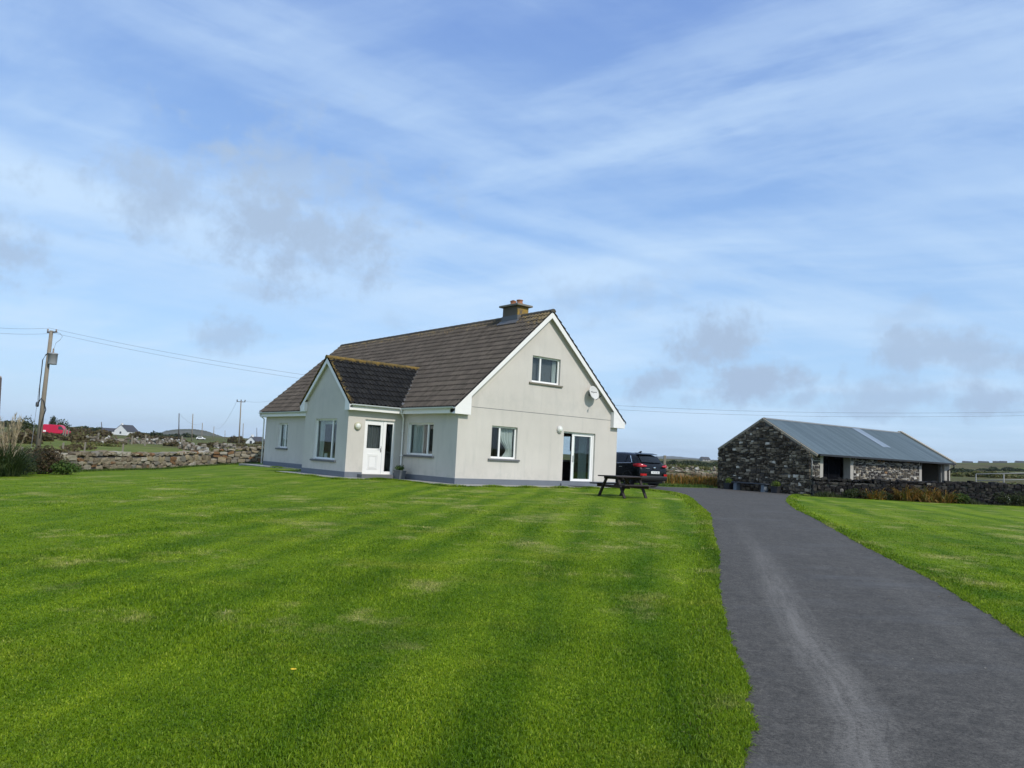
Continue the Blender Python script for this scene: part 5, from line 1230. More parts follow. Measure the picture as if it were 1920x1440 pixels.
# along the right wall
for (px, py, w, h, mt, lb) in ((1612, 932, 1.5, .62, 'leaf_dark', 'dark green shrub at the wall foot left of the orange clumps'), (1655, 934, 1.0, .50, 'leaf_dark', 'small dark shrub with bronze leaves at the wall foot under the front barn wall'),
                               (1795, 941, 1.3, .55, 'leaf_green', 'green shrub at the wall foot below the far end of the barn'), (1905, 949, 1.9, .80, 'leaf_dark', 'dark shrub with a few white flowers at the far right of the wall')):
    q = wallfoot(px); r_ = bush('shrub', lb, 'shrub', q, lobes_of(w, .7, h, 9, rng), 1500, .05, mt, rng)
    if px > 1900:
        mb = MB(); leaves(mb, [(-.3, -.3, .3, .5, .15, .25)], 12, .022, rng); mb.obj('flower', 'white_paint', r_)
for (px, py, n_, ln, lb) in ((1640, 931, 130, .80, 'orange-brown clump of strap leaves close to the barn door'), (1700, 938, 260, 1.05, 'largest orange clump of arching strap leaves by the dark wall'), (1735, 939, 260, 1.05, 'rusty orange strap-leaved clump touching the largest one'), (1768, 940, 170, .9, 'olive and orange strap-leaved clump below the open barn bay')):
    q = wallfoot(px, .62); tuft('montbretia_clump', lb, 'plant', q, [('foliage', 'leaf_orange', int(n_*1.3), .50, ln*1.05, .045, .75, 2.6), ('lower_leaves', 'leaf_green', n_//4, .45, ln*.55, .026, .6, 1.5)], 'strap-leaved clumps along the dark wall')
def line_pts(P, n_, off):
    P = np.array(P, float); seg = np.linalg.norm(np.diff(P, axis=0), axis=1); cs_ = np.concatenate([[0], np.cumsum(seg)]); t_ = rng.random(n_)*cs_[-1]
    x = np.interp(t_, cs_, P[:, 0]); y = np.interp(t_, cs_, P[:, 1]); i = np.clip(np.searchsorted(cs_, t_)-1, 0, len(seg)-1); d_ = (P[i+1]-P[i])/seg[i][:, None]; o_ = off(n_)
    return x+d_[:, 1]*o_, y-d_[:, 0]*o_
def blade_field(name, x, y, h, w, lean, material):
    n_ = len(x); z = gz(x, y); a = rng.random(n_)*2*math.pi; b = rng.random(n_)*2*math.pi; l_ = np.abs(rng.normal(size=n_))*lean*h
    wx, wy = np.cos(a)*w/2, np.sin(a)*w/2; m_x, m_y = np.cos(b)*l_*.35, np.sin(b)*l_*.35
    co = np.empty((n_, 5, 3)); co[:, 0] = np.stack([x-wx, y-wy, z-.004], -1); co[:, 1] = np.stack([x+wx, y+wy, z-.004], -1)
    co[:, 2] = np.stack([x+wx*.75+m_x, y+wy*.75+m_y, z+h*.6], -1); co[:, 3] = np.stack([x-wx*.75+m_x, y-wy*.75+m_y, z+h*.6], -1); co[:, 4] = np.stack([x+np.cos(b)*l_, y+np.sin(b)*l_, z+h*np.sqrt(np.maximum(.15, 1-(l_/h)**2*.5))], -1)
    k = np.arange(n_)*5; loops = np.stack([k, k+1, k+2, k+3, k+3, k+2, k+4], -1)
    me = bpy.data.meshes.new(name); me.vertices.add(n_*5); me.vertices.foreach_set('co', co.astype(np.float32).ravel())
    me.loops.add(n_*7); me.loops.foreach_set('vertex_index', loops.astype(np.int32).ravel()); me.polygons.add(n_*2)
    ls = np.stack([np.arange(n_)*7, np.arange(n_)*7+4], -1); me.polygons.foreach_set('loop_start', ls.astype(np.int32).ravel())
    me.materials.append(M[material]); me.update(calc_edges=True)
    o = bpy.data.objects.new(name, me); COL.objects.link(o); return o
WR = [(14.9, 39.6), (16.1, 40.2), (19.5, 39.9), (23.5, 39.45), (28.5, 38.7), (36, 37.7)]
x, y = line_pts(WR, 9000, lambda n_: np.abs(rng.normal(size=n_))*.32-.05)
o = blade_field('wall_foot_grass', x, y, rng.uniform(.3, 1, len(x))*np.clip(.20+.22*np.sin(x*1.9+np.sin(x*.83)*2), .05, .42), np.full(len(x), .018), .7, 'leaf_dark'); tag(o, kind='stuff')
WL = [(-20.4, 24.5), (-19.6, 28.6), (-18.42, 33.6), (-17.85, 40.0), (-17.65, 46.2), (-15.2, 47.5), (-11.5, 49.8)]
x, y = line_pts(WL, 11000, lambda n_: np.abs(rng.normal(size=n_))*.16-.03)
o = blade_field('wall_foot_grass', x, y, rng.uniform(.03, .13, len(x)), np.full(len(x), .018), .6, 'leaf_green'); tag(o, kind='stuff')
x, y = line_pts([(2, 50.3), (8, 50.0), (13.8, 49.0)], 5200, lambda n_: np.abs(rng.normal(size=n_))*.5)
o = blade_field('bracken', x, y, rng.uniform(.2, .75, len(x)), np.full(len(x), .05), .6, 'leaf_orange'); tag(o, kind='stuff')
mb = MB(); leaves(mb, [(8.6, 49.6, .55, .9, .4, .35), (10.8, 49.4, .5, 1.1, .4, .32), (12.6, 49.0, .55, .8, .4, .36), (13.5, 48.6, .45, .5, .4, .22), (6.5, 49.8, .5, 1, .4, .35)], 2600, .07, rng); o = mb.obj('undergrowth', 'leaf_orange'); tag(o, kind='stuff')
x, y = line_pts([(-2, 49.6), (7.5, 42.2), (12.2, 46.4)], 5000, lambda n_: rng.normal(size=n_)*.22)
o = blade_field('yard_edge_grass', x, y, rng.uniform(.08, .25, len(x)), np.full(len(x), .016), .5, 'leaf_green'); tag(o, kind='stuff')

# ------------------------------------------------------------------ lawn grass blades (near part) and its edges
n_ = 760000
az = rng.uniform(-R(37), R(37), n_); r = 3.3*np.exp(rng.random(n_)*math.log(36/3.3)); x, y = r*np.sin(az), r*np.cos(az)
hpoly = [tuple(hw(v, u)[:2]) for v, u in ((-1.02,-1.07),(9.1,-1.07),(9.1,19),(-1.02,19),(-1.02,8.6),(-3.3,8.6),(-3.3,2.8),(-1.02,2.8))]
ok = inpoly(x, y, LAWN) & ~inpoly(x, y, DRIVE) & ~inpoly(x, y, hpoly) & (rng.random(n_) < np.clip(1.35-r/26, 0.0, 1))
x, y, r = x[ok], y[ok], r[ok]; n_ = len(x)
tall = .75+.5*np.sin(x*1.7+np.sin(y*.9)*1.3)*np.sin(y*1.3+x*.4)
h = rng.uniform(.012, .030, n_)*np.clip(tall, .6, 1.3)*np.clip(1.25-r/40, .4, 1.2); tuf = rng.random(n_) < .02; h[tuf] *= 1.7
o = blade_field('lawn_grass', x, y, h, rng.uniform(.0028, .0055, n_)*(1+r/5), .75, 'grass_blade'); tag(o, kind='stuff')
def edge(P, n_, side, dens=1.0):
    t_ = (rng.random(n_)**1.6)*(len(P)-60-20)+20; i = t_.astype(int); f = (t_-i)[:, None]; p = P[i]*(1-f)+P[i+1]*f; d_ = P[i+1]-P[i]; d_ /= np.linalg.norm(d_, axis=1)[:, None]
    o_ = side*(np.abs(rng.normal(size=n_))*.13-.03-.018*np.sin(t_*1.3)*np.sin(t_*.37)); return p[:, 0]-d_[:, 1]*o_, p[:, 1]+d_[:, 0]*o_
xs, ys = [], []
for (P, s, k) in ((EL, 1, 60000), (ER, -1, 40000)): a, b = edge(P, k, s); xs.append(a); ys.append(b)
x, y = np.concatenate(xs), np.concatenate(ys); ok = (y > 2) & (y < 41); x, y = x[ok], y[ok]; r = np.hypot(x, y)
o = blade_field('verge_grass', x, y, rng.uniform(.012, .048, len(x))*(1+r/40), rng.uniform(.003, .006, len(x))*(1+r/5), .8, 'grass_blade'); tag(o, kind='stuff')
xs, ys = [], []
for (P, s) in ((EL, 1), (ER, -1)):
    a, b = edge(P, 9000, s); xs.append(a); ys.append(b)
x, y = np.concatenate(xs), np.concatenate(ys); ok = (y > 2) & (y < 36) & (np.sin(x*3.1+y*1.3)*np.sin(y*.9) > -.1); x, y = x[ok], y[ok]; r = np.hypot(x, y)
o = blade_field('dry_verge_grass', x, y, rng.uniform(.010, .035, len(x)), rng.uniform(.003, .006, len(x))*(1+r/5), 1.4, 'dry_grass'); tag(o, kind='stuff')
pe = [tuple(hw(v, u)[:2]) for v, u in ((-.98, 19), (-.98, 8.6), (-3.3, 8.6), (-3.3, 2.8), (-1.02, 2.8), (-1.02, -1.07), (9.0, -1.07))]
x, y = line_pts(pe, 26000, lambda n_: -(np.abs(rng.normal(size=n_))*.09-.02)); z_ok = np.ones(len(x), bool)
o = blade_field('path_edge_grass', x, y, rng.uniform(.02, .06, len(x))*(1+1.2*np.clip(np.sin(x*2.3)*np.sin(y*1.7+x)-.1, 0, 1)), np.full(len(x), .016), .7, 'grass_blade'); tag(o, kind='stuff')
q = gp(548, 1271); dn = thing('dandelion', 'single yellow flower in the middle of the front lawn', 'flower', q)
mb = MB(); mb.tube([(0, 0, 0), (.004, 0, .05)], .002, 5); mb.obj('stem', 'leaf_green', dn)
mb = MB()
for i in range(18): a = i*2.4; mb.add([(.004, 0, .052), (.004+.02*math.cos(a-.2), .02*math.sin(a-.2), .058), (.004+.02*math.cos(a+.2), .02*math.sin(a+.2), .058)], [(0, 1, 2)])
mb.obj('petals', 'yellow_petal', dn)
# small stones and scraps on the tarmac
mb = MB()
for _ in range(14):
    k = rng.integers(60, 200); f = rng.random(); p = EL[k]*(1-f)+ER[k]*f; s_ = rng.uniform(.003, .008); stone(mb, np.array([p[0], p[1], g1(p[0], p[1])+.016+s_*.4]), np.array([s_, 0, 0]), np.array([0, s_, 0]), np.array([0, 0, s_*.6]), rng)
o = mb.obj('gravel', 'stone_field'); tag(o, kind='stuff')

# ------------------------------------------------------------------ power line
def on_ray(px, py, y):
    d_ = ray(px, py); k = y/d_.y; return Vector((d_.x*k, y, CAM_Z+d_.z*k))
bq = at_dist(71, 55); top = on_ray(96.5, 620, bq.y)
pole = thing('utility_pole', 'leaning wooden pole carrying a grey transformer above the left wall', 'utility pole', bq)
T = top-bq
def along(f, dx=0, dy=0, dz=0): return Vector(T)*f+Vector((dx, dy, dz))
mb = MB(); mb.tube([along(-.05), along(.5), along(1)], [.15, .125, .105], 12); mb.obj('pole', 'pole_wood', pole, True)
tc = on_ray(99, 673, bq.y-.05)-bq
mb = MB(); ax_ = T.normalized()
mb.lathe([(.05,-.36),(.24,-.34),(.25,-.30),(.25,.28),(.27,.29),(.27,.33),(.22,.37),(.05,.39)], lambda x, y, h: Vector(tc)+Vector((x, y, 0))+ax_*h, 18); mb.obj('transformer', 'transformer_grey', pole, True)
mb = MB(); mb.lathe([(.03,.37),(.06,.42),(.03,.45),(.06,.5),(.03,.53),(.05,.58),(.02,.66)], lambda x, y, h: Vector(tc)+Vector((x-.02, y, 0))+ax_*h, 10); mb.obj('bushing', 'porcelain', pole, True)
mb = MB(); mb.beam(Vector(tc)+Vector((-.3, 0, .15)), along(.735), .08, .06); mb.beam(Vector(tc)+Vector((-.3, 0, -.2)), along(.70), .08, .06); mb.obj('bracket', 'galv', pole)
mb = MB(); mb.beam(along(.985, -.25, 0), along(.985, .35, 0, .05), .08, .08); mb.obj('crossarm', 'pole_dark', pole)
mb = MB()
for dx in (-.22, .30): mb.lathe([(.02,0),(.055,.04),(.03,.08),(.055,.12),(.03,.17)], lambda x, y, h, dx=dx: along(.985, dx+x, y, .05+h), 10)
mb.obj('insulator', 'porcelain', pole, True)
P_ = lambda px, py: on_ray(px, py, bq.y-.12)-bq
mb = MB(); mb.tube([P_(91, 662), P_(86, 665), P_(80, 675), P_(78, 695), P_(75, 720), P_(73, 750), P_(71, 760), P_(74, 752), P_(77, 747), P_(82, 752), P_(86, 768), P_(83, 776), P_(79, 790), P_(77, 800), P_(74, 822)], .028, 6); mb.obj('cable', 'cable_black', pole)
mb = MB(); mb.lathe([(.04,-.16),(.09,-.12),(.09,.10),(.03,.16)], lambda x, y, h: Vector(P_(70, 758))+Vector((x, y, h)), 10); mb.obj('cable_box', 'dark_plastic', pole, True)
mb = MB(); mb.tube([P_(101, 654), P_(105, 643), P_(113, 637), P_(117, 631), P_(113, 625), P_(99, 622)], .012, 5); mb.obj('jumper_wire', 'wire_grey', pole)
mb = MB(); e_ = at_dist(58, 53); mb.tube([P_(74, 722), e_-bq], .012, 5); mb.obj('stay_wire', 'wire_grey', pole)
# conductors: fit a sagging span through the places they are seen
plan = lambda x: bq.y+(x-top.x)*.12
def plan_hit(px, py):
    d_ = ray(px, py); m_ = d_.x/d_.y; x = m_*(bq.y-.12*top.x)/(1-.12*m_); return Vector((x, plan(x), CAM_Z+d_.z*(plan(x)/d_.y)))
hp = [Vector((top.x, bq.y, top.z)), plan_hit(300, 657), plan_hit(555, 708), plan_hit(1165, 764), plan_hit(1920, 776)]
cf = np.polyfit([p.x for p in hp], [p.z for p in hp], 3, w=[3, 1, 1, 1, 1])
endx = hp[-1].x+9
for k_, (dy, dz) in enumerate(((-.25, .12), (.25, -.12))):
    mb = MB(); xs = np.linspace(top.x, endx, 60); mb.tube([(x, plan(x)+dy, float(np.polyval(cf, x))+dz) for x in xs], .007, 4)
    tag(mb.obj('power_line', 'wire_grey'), ('upper' if k_ == 0 else 'lower')+' overhead wire running behind the house from the transformer pole to the right', 'wire', 'overhead wires behind the house')
    mb = MB(); w2 = on_ray(-160, 594, bq.y-9); xs = np.linspace(0, 1, 20); mb.tube([(top.x+(w2.x-top.x)*f, bq.y+dy+(w2.y-bq.y)*f, top.z+dz+(w2.z-top.z)*f-1.2*f*(1-f)) for f in xs], .007, 4)
    tag(mb.obj('power_line', 'wire_grey'), ('upper' if k_ == 0 else 'lower')+' overhead wire leaving the transformer pole to the left', 'wire', 'overhead wires left of the pole')
q = Vector((endx, plan(endx), 0)); q.z = g1(q.x, q.y); pz = float(np.polyval(cf, endx))-q.z
pr_ = thing('utility_pole', 'wooden pole at the right end of the overhead wires', 'utility pole', q); mb = MB(); mb.tube([(0, 0, -.4), (0, 0, pz+.15)], [.15, .1], 10); mb.obj('pole', 'pole_wood', pr_, True)
mb = MB(); mb.beam((-.1, -.45, pz), (.1, .45, pz), .08, .08); mb.obj('crossarm', 'pole_dark', pr_)
# dark pole at the very left edge
b0 = at_dist(-8, 92); t0_ = on_ray(1, 708, b0.y); ep = thing('utility_pole', 'dark leaning pole behind the pampas grass', 'utility pole', b0)
mb = MB(); mb.tube([(0, 0, -.3), t0_-b0], [.17, .12], 10); mb.obj('pole', 'pole_dark', ep, True)
mb = MB(); mb.lathe([(.05,0),(.12,.05),(.05,.12),(.10,.18),(.03,.25)], lambda x, y, h: (t0_-b0)+Vector((x, y, h-.1)), 10); mb.obj('insulator', 'porcelain', ep, True)
FP = [(334, 335.8, 775, 265, 'pole_dark', 'dark pole, leftmost of the pair above the rocky hill'), (358.5, 361.7, 776, 270, 'pole_wood', 'pale pole right beside the dark one above the rocky hill'), (376.5, 379.7, 793, 400, 'pole_wood', 'short pole behind the white car in the fields'),
      (398.7, 401.3, 799.5, 380, 'pole_wood', 'thick short pole right of the white car'), (420.5, 422, 807, 560, 'pole_wood', 'tiny pole left of the tall cross-armed pole'), (447.5, 452, 752, 165, 'pole_wood', 'tall pole with a cross-arm of three insulators left of the house'),
      (454.3, 456.2, 794, 330, 'pole_wood', 'slim pole just right of the cross-armed pole'), (481, 481.4, 802, 520, 'pole_dark', 'tiny dark pole above the white cottage nearest the house'), (189.5, 190, 791, 420, 'pole_dark', 'thin dark pole above the low white building')]
tops = {}
for i, (bx, tx_, ty, dist, mt, lb) in enumerate(FP):
    b_ = at_dist(bx, dist); t_ = on_ray(tx_, ty, b_.y); r_ = thing('far_pole', lb, 'utility pole', b_, 0, 'poles across the far fields')
    rr = .14 if dist < 200 else .17 if dist < 400 else .2
    mb = MB(); mb.tube([(0, 0, -.5), t_-b_], [rr*1.1, rr*.8], 8); mb.obj('pole', mt, r_, True); tops[i] = t_
    if i == 5:
        mb = MB(); mb.beam((t_-b_)+Vector((-.85, 0, -.15)), (t_-b_)+Vector((.85, 0, -.15)), .12, .12); mb.obj('crossarm', 'pole_dark', r_)
        for dx in (-.8, 0, .8):
            mb = MB(); mb.lathe([(.05,-.1),(.14,.0),(.07,.1),(.14,.18),(.04,.3)], lambda x, y, h, dx=dx: (t_-b_)+Vector((dx+x, y, h)), 8); mb.obj('insulator', 'pole_dark', r_, True)
def wire(a, b, sag, lb, rad=.02):
    mb = MB(); mb.tube([a+(b-a)*f+Vector((0, 0, -4*sag*f*(1-f))) for f in np.linspace(0, 1, 16)], rad, 4); tag(mb.obj('power_line', 'wire_grey'), lb, 'wire')
wire(tops[0], tops[2], 2.0, 'sagging wire from the dark pole to the short pole behind the white car', .03)
wire(tops[5]+Vector((-.8, 0, 0)), tops[3], 3.0, 'wire dropping from the cross-armed pole to the thick short pole', .02)
wire(tops[5]+Vector((.8, 0, 0)), Vector((-31, 120, 11)), 1.0, 'wire from the cross-armed pole to behind the house roof', .014)

# ------------------------------------------------------------------ far buildings and vehicles
def far_house(name, label, px, dist, ln, wd, eh, rh, rz, wallm='house_white', roofm='slate_dark', dz=0, wins=2, chim=True, cat='house', group=None):
    q = at_dist(px, dist); q.z += dz; r_ = thing(name, label, cat, q, rz, group)
    mb = MB(); mb.prism([(-wd/2, -2), (wd/2, -2), (wd/2, eh), (0, eh+rh-.1), (-wd/2, eh)], lambda p, x: (x, p[0], p[1]), -ln/2, ln/2); mb.obj('wall', wallm, r_)
    mb = MB(); k = rh/(wd/2); o_ = .35
    for s in (-1, 1): mb.prism([(0, eh+rh), (s*(wd/2+o_), eh-o_*k), (s*(wd/2+o_), eh-o_*k+.18), (0, eh+rh+.2)], lambda p, x: (x, p[0], p[1]), -ln/2-.15, ln/2+.15)
    rf = mb.obj('roof', roofm, r_)
    if chim: 
        mb = MB(); mb.box(-ln/2+.2, -ln/2+1.1, -.35, .35, eh+rh-.5, eh+rh+.9); mb.obj('chimney', wallm, rf)
    for i in range(wins):
        x = -ln/2+ln*(i+1)/(wins+1); mb = MB(); mb.box(x-.5, x+.5, -wd/2-.03, -wd/2+.02, .9, 2.0); mb.obj('window', 'van_glass', r_)
    if wins:
        mb = MB(); mb.box(-ln/2-.03, -ln/2+.02, -.5, .5, eh*.45, eh*.45+1.1); mb.obj('window', 'van_glass', r_)
    return r_
far_house('far_cottage', 'white gabled cottage with a slate roof across the left fields', 234, 440, 8.5, 7.2, 2.9, 2.9, R(78), dz=-.6)
far_house('far_building', 'long low white building left of the gabled white cottage', 203, 470, 7.5, 5, 2.0, 1.4, R(8), dz=-.2, chim=False)
far_house('far_cottage', 'white gabled cottage half sunk behind brown scrub beside the house wall', 480, 330, 8, 4.6, 1.4, 2.0, R(76), dz=-.7)
far_house('far_house', 'pale house among hedges in the middle distance between car and barn', 1322, 800, 9, 6, 2.4, 2.2, R(20), 'grey_render', dz=-.5, chim=False)
for i, (px, ln, wm, lb) in enumerate(((1814, 9.5, 'grey_render', 'grey bungalow on the ridge nearest the barn roof'), (1844, 9.5, 'grey_render', 'grey long-roofed bungalow, second on the ridge from the barn'), (1868, 6.5, 'house_white', 'white-gabled house, left one of the close pair on the ridge'), (1881, 6.5, 'house_white', 'white-gabled house, right one of the close pair on the ridge'), (1914, 10, 'grey_render', 'dark roofed house at the right end of the ridge'))):
    far_house('ridge_house', lb, px, 960, ln, 6, 1.6, 2.0, R(-18 if wm == 'grey_render' else 148), wm, dz=-.9, wins=0, chim=False, group='houses along the right ridge')
# red van
q = at_dist(103, 190); rv = thing('red_van', 'red van parked by stone posts beyond the left wall', 'van', q+Vector((0, 0, .0)), R(12))
mb = MB(); mb.prism([(-2.4, .45), (2.45, .45), (2.5, 1.05), (1.85, 1.2), (1.2, 2.05), (.9, 2.25), (-2.3, 2.3), (-2.45, 2.1)], lambda p, y: (p[0], y, p[1]), -.95, .95); mb.obj('body', 'van_red', rv, bevel=.09)
mb = MB(); mb.prism([(.55, 1.3), (1.65, 1.28), (1.12, 1.98), (.55, 2.0)], lambda p, y: (p[0], y, p[1]), -.962, .962); mb.obj('cab_window', 'van_glass', rv)
mb = MB(); mb.box(-2.3, -1.75, -.97, -.955, .7, 1.05); mb.obj('panel_marking', 'white_paint', rv)
for x in (-1.55, 1.6):
    for s in (-1, 1):
        mb = MB(); mb.lathe([(.2, -.1), (.36, -.1), (.36, .1), (.2, .1)], lambda a, b, h: (x+a, s*.88+h, .36+b), 16); wh = mb.obj('wheel', 'rubber', rv)
        mb = MB(); mb.lathe([(.21, -.08), (.05, -.11), (.05, .11), (.21, .08)], lambda a, b, h: (x+a, s*.88+h, .36+b), 12); mb.obj('rim', 'alloy', wh)
q = at_dist(375, 400); wc = thing('white_car', 'small white car far off between the poles', 'car', q, R(10))
mb = MB(); mb.prism([(-2, .4), (2, .4), (2.05, .8), (1.0, .95), (.5, 1.45), (-1.2, 1.5), (-1.9, 1.0)], lambda p, y: (p[0], y, p[1]), -.85, .85); mb.obj('body', 'house_white', wc, bevel=.08)
mb = MB(); mb.prism([(-1.3, .98), (.75, .98), (.4, 1.38), (-1.1, 1.42)], lambda p, y: (p[0], y, p[1]), -.862, .862); mb.obj('window', 'van_glass', wc)
for x in (-1.25, 1.25):
    mb = MB(); mb.lathe([(.1, -.88), (.32, -.88), (.32, .88), (.1, .88)], lambda a, b, h: (x+a, h, .32+b), 14); mb.obj('wheel', 'rubber', wc)
# posts
proto = None
for i, (px, dist, hgt, lb) in enumerate(((116, 150, 1.5, 'left stone post beside the red van'), (120, 150, 1.7, 'middle stone post beside the red van'), (125, 148, 1.5, 'right stone post beside the red van'), (41, 45, .9, 'pale fence post right of the pampas plumes'), (117.5, 62, .75, 'fence post above the green shrub behind the wall'), (158.5, 62, .85, 'fence post left of the middle behind the left wall'), (230, 62, .85, 'fence post behind the left wall below the white cottage'),
                         (271, 120, 1.5, 'tall pale post in the field below the white cottage'), (246, 125, 1.2, 'small post left of the tall pale field post'), (182, 118, 1.3, 'post by the tumbled field wall'), (339.5, 112, 1.6, 'post behind the heap of white stones'))):
    q = at_dist(px, dist); mb = MB(); w_ = .045 if dist < 100 else .085; mb.beam((0, 0, -.3), (.03, 0, hgt), w_*2, w_*2, (0, 1, 0)); o = mb.obj('fence_post', 'fence_wood', None, bevel=.01); o.location = q; tag(o, lb, 'post', 'posts in the fields')
q = gp(1247, 905); q = at_dist(1247, 49.6); mb = MB(); mb.beam((0, 0, -.3), (0, 0, 1.75), .15, .15, (0, 1, 0)); o = mb.obj('gate_post', 'fence_wood', None, bevel=.015); o.location = q; tag(o, 'pale wooden post standing right behind the parked car', 'post')
# field gate behind the right wall
A_, B_ = on_ray(1830, 889, 46), on_ray(1975, 886, 46); gq = Vector((A_.x, A_.y, g1(A_.x, A_.y))); gt = thing('field_gate', 'galvanised tubular rail behind the dark wall right of the barn', 'gate', gq)
mb = MB(); mb.tube([A_-gq, B_-gq], .035, 8); mb.tube([on_ray(1830, 901, 46)-gq, on_ray(1975, 898.5, 46)-gq], .03, 8); mb.tube([on_ray(1830, 912, 46)-gq, on_ray(1975, 911, 46)-gq], .03, 8); mb.obj('rail', 'galv', gt, True)
for px in (1830, 1882, 1975):
    t_ = on_ray(px, 888.5 if px < 1900 else 886, 46); mb = MB(); mb.tube([t_-gq, Vector((t_.x, t_.y, g1(t_.x, t_.y)-.2))-gq], .04 if px != 1830 else .03, 8); mb.obj('post', 'galv', gt, True)

# ------------------------------------------------------------------ field walls, scrub and hedges beyond
def loose_wall(label, P, h, seed, size=(.22, .5)):
    r2 = np.random.default_rng(seed); mb = MB(); org = at_dist(*P[0])
    for i in range(len(P)-1):
        a, b = at_dist(*P[i]), at_dist(*P[i+1]); ln = (b-a).length; s = 0
        while s < ln:
            w = r2.uniform(*size); q = a+(b-a)*(s/ln)
            if r2.random() < .82:
                for lv in range(1+int(r2.random()*h/.3)):
                    c = Vector((q.x+r2.normal()*.2, q.y+r2.normal()*.2, g1(q.x, q.y)+lv*.28+r2.uniform(.0, .2))); stone(mb, np.array(c-org), np.array([w*.55, r2.normal()*.1, r2.normal()*.05]), np.array([0, w*.45, 0]), np.array([0, 0, w*.38]), r2, 0, .25)
            s += w*.8
    o = mb.obj('field_wall', 'stone_field'); o.location = org; tag(o, label, 'stone wall')
loose_wall('tumbled pale field wall below the red van', [(158, 112), (192, 114)], 1.0, 1)
loose_wall('long tumbled field wall across the green pasture', [(192, 128), (240, 132), (300, 150), (345, 165)], 1.0, 2)
loose_wall('heap of white stones in the pasture left of the house', [(340, 108), (352, 100), (380, 90), (386, 84)], .8, 3)
loose_wall('low stone line in the field close to the left house wall', [(405, 120), (440, 112), (470, 108)], .9, 4)
loose_wall('pale rubble row behind the dark wall by the gate', [(1790, 58), (1830, 56), (1920, 55), (1990, 55)], .9, 5, (.25, .5))
loose_wall('broken field wall crossing the slope between car and barn', [(1230, 120), (1290, 125), (1360, 130)], .7, 6)
def mass(name, items, material, size, per, seed):
    """undergrowth and hedges that read as one mass: (px, dist, width px, height px)"""
    r2 = np.random.default_rng(seed); mb = MB(); lb = []; n_ = 0
    for (px, dist, wpx, hpx) in items:
        w, h = px_size(wpx, dist), px_size(hpx, dist); k = max(3, int(wpx/5))
        for _ in range(k):
            f = r2.uniform(-.5, .5); q = at_dist(px+f*wpx, dist*(1+r2.normal()*.02)); hh_ = h*max(.35, (1-(2*f)**2*.75))*r2.uniform(.7, 1.1); lb.append((q.x, q.y, q.z+hh_*.35, w/k*1.1+.3, w/k*.9+.4, hh_*.68))
        n_ += int(per*k)
    C_ = np.array(lb); zmin = C_[:, 2]-C_[:, 5]; p = C_[:, 3]*C_[:, 5]; pick = r2.choice(len(C_), n_, p=p/p.sum())
    sc = np.hypot(C_[pick, 0], C_[pick, 1])
    d_ = r2.normal(size=(n_, 3)); d_ /= np.linalg.norm(d_, axis=1)[:, None]; P = C_[pick, :3]+d_*C_[pick, 3:6]*(r2.random(n_)**.4*(1+r2.normal(size=n_)*.12))[:, None]
    t_ = r2.normal(size=(n_, 3)); t_ /= np.linalg.norm(t_, axis=1)[:, None]; b_ = np.cross(t_, r2.normal(size=(n_, 3))); b_ /= np.linalg.norm(b_, axis=1)[:, None]
    s_ = (size*sc/F_PX*r2.uniform(.5, 1.4, n_))[:, None]
    co = np.stack([P-t_*s_, P+b_*s_*.6, P+t_*s_, P-b_*s_*.6], 1).reshape(-1, 3); o = big_mesh(name, co, np.arange(n_*4), 4, [material]); tag(o, kind='stuff'); return o
mass('undergrowth', [(20, 52, 60, 20), (70, 48, 70, 17), (120, 58, 60, 12), (30, 90, 70, 20), (60, 110, 60, 16), (150, 75, 50, 7)], 'leaf_brown', 3.2, 150, 1)
mass('undergrowth', [(165, 100, 50, 6), (205, 118, 60, 5), (145, 125, 50, 13), (180, 150, 60, 8), (90, 140, 50, 9), (330, 128, 50, 8), (365, 140, 60, 8), (410, 135, 70, 9), (450, 128, 60, 9), (480, 120, 40, 10), (300, 160, 60, 6), (390, 100, 50, 6)], 'leaf_brown', 2.4, 120, 2)
mass('undergrowth', [(180, 95, 90, 5), (420, 95, 80, 7), (465, 90, 50, 9), (1260, 62, 60, 9), (1320, 64, 60, 10), (1820, 70, 100, 10), (1890, 80, 90, 10), (1290, 150, 120, 7), (1850, 160, 150, 8)], 'dry_grass', 2.2, 130, 3)
mass('hedge', [(155, 260, 80, 10), (130, 240, 50, 12), (190, 300, 60, 8)], 'leaf_brown', 2.6, 170, 4)
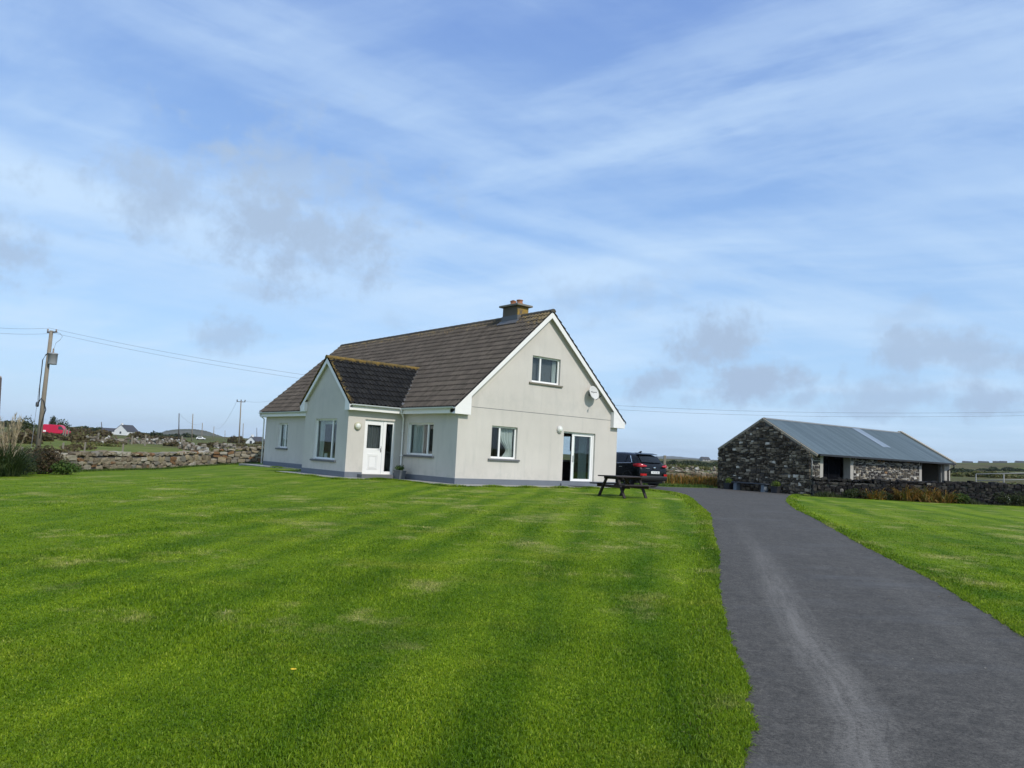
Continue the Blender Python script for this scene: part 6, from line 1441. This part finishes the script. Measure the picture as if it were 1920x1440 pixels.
mass('hedge', [(258, 300, 50, 10), (442, 300, 30, 13), (310, 330, 70, 6), (500, 300, 40, 8)], 'leaf_brown', 2.4, 180, 5)
mass('hedge', [(290, 420, 34, 10), (300, 430, 20, 8), (262, 430, 30, 6), (20, 600, 100, 9), (170, 600, 90, 6), (225, 620, 120, 5), (340, 620, 60, 6)], 'leaf_dark', 2.2, 170, 6)
mass('hedge', [(1260, 430, 50, 7), (1300, 520, 60, 7), (1340, 480, 40, 6), (1290, 260, 90, 5), (1325, 330, 60, 6), (1800, 420, 60, 5), (1880, 520, 90, 4), (1850, 300, 160, 4)], 'leaf_dark', 2.0, 150, 7)
q = at_dist(107, 215); bush('far_tree', 'dark rounded tree behind the red van', 'tree', q, [(0, 0, 2.3, 2.4, 2, 1.5), (1.2, .3, 1.9, 1.6, 1.5, 1.2), (-1.3, 0, 1.9, 1.4, 1.4, 1.2), (.2, 0, .9, 2.2, 1.6, .9)], 900, .26, 'leaf_dark', rng)
q = at_dist(94, 218); bush('far_tree', 'small pointed dark tree left of the rounded tree behind the red van', 'tree', q, [(0, 0, 2.6, .8, .8, 1.9), (.1, 0, 3.9, .45, .45, .8)], 450, .22, 'leaf_dark', rng)
q = at_dist(43, 130); bush('far_tree', 'dark round bush on the skyline behind the pampas plumes', 'bush', q, [(0, 0, 2.0, 1.2, 1, 1.2), (.7, 0, 1.5, 1, .9, .9), (-.6, 0, 1.2, .9, .8, .8)], 600, .16, 'leaf_dark', rng)

# ------------------------------------------------------------------ sea air
m = bpy.data.materials.new('haze_air'); m.use_nodes = True; t = NT(m.node_tree); t.n.clear(); M['haze_air'] = m
vp = t.new('ShaderNodeVolumePrincipled'); vp.inputs['Color'].default_value = (.78, .86, 1.0, 1); vp.inputs['Density'].default_value = HAZE; vp.inputs['Anisotropy'].default_value = .2
t.l.new(vp.outputs[0], t.new('ShaderNodeOutputMaterial').inputs['Volume'])
mb = MB(); mb.box(-7500, 7500, -7500, 7500, -40, 140); o = mb.obj('haze', 'haze_air'); tag(o, kind='stuff')
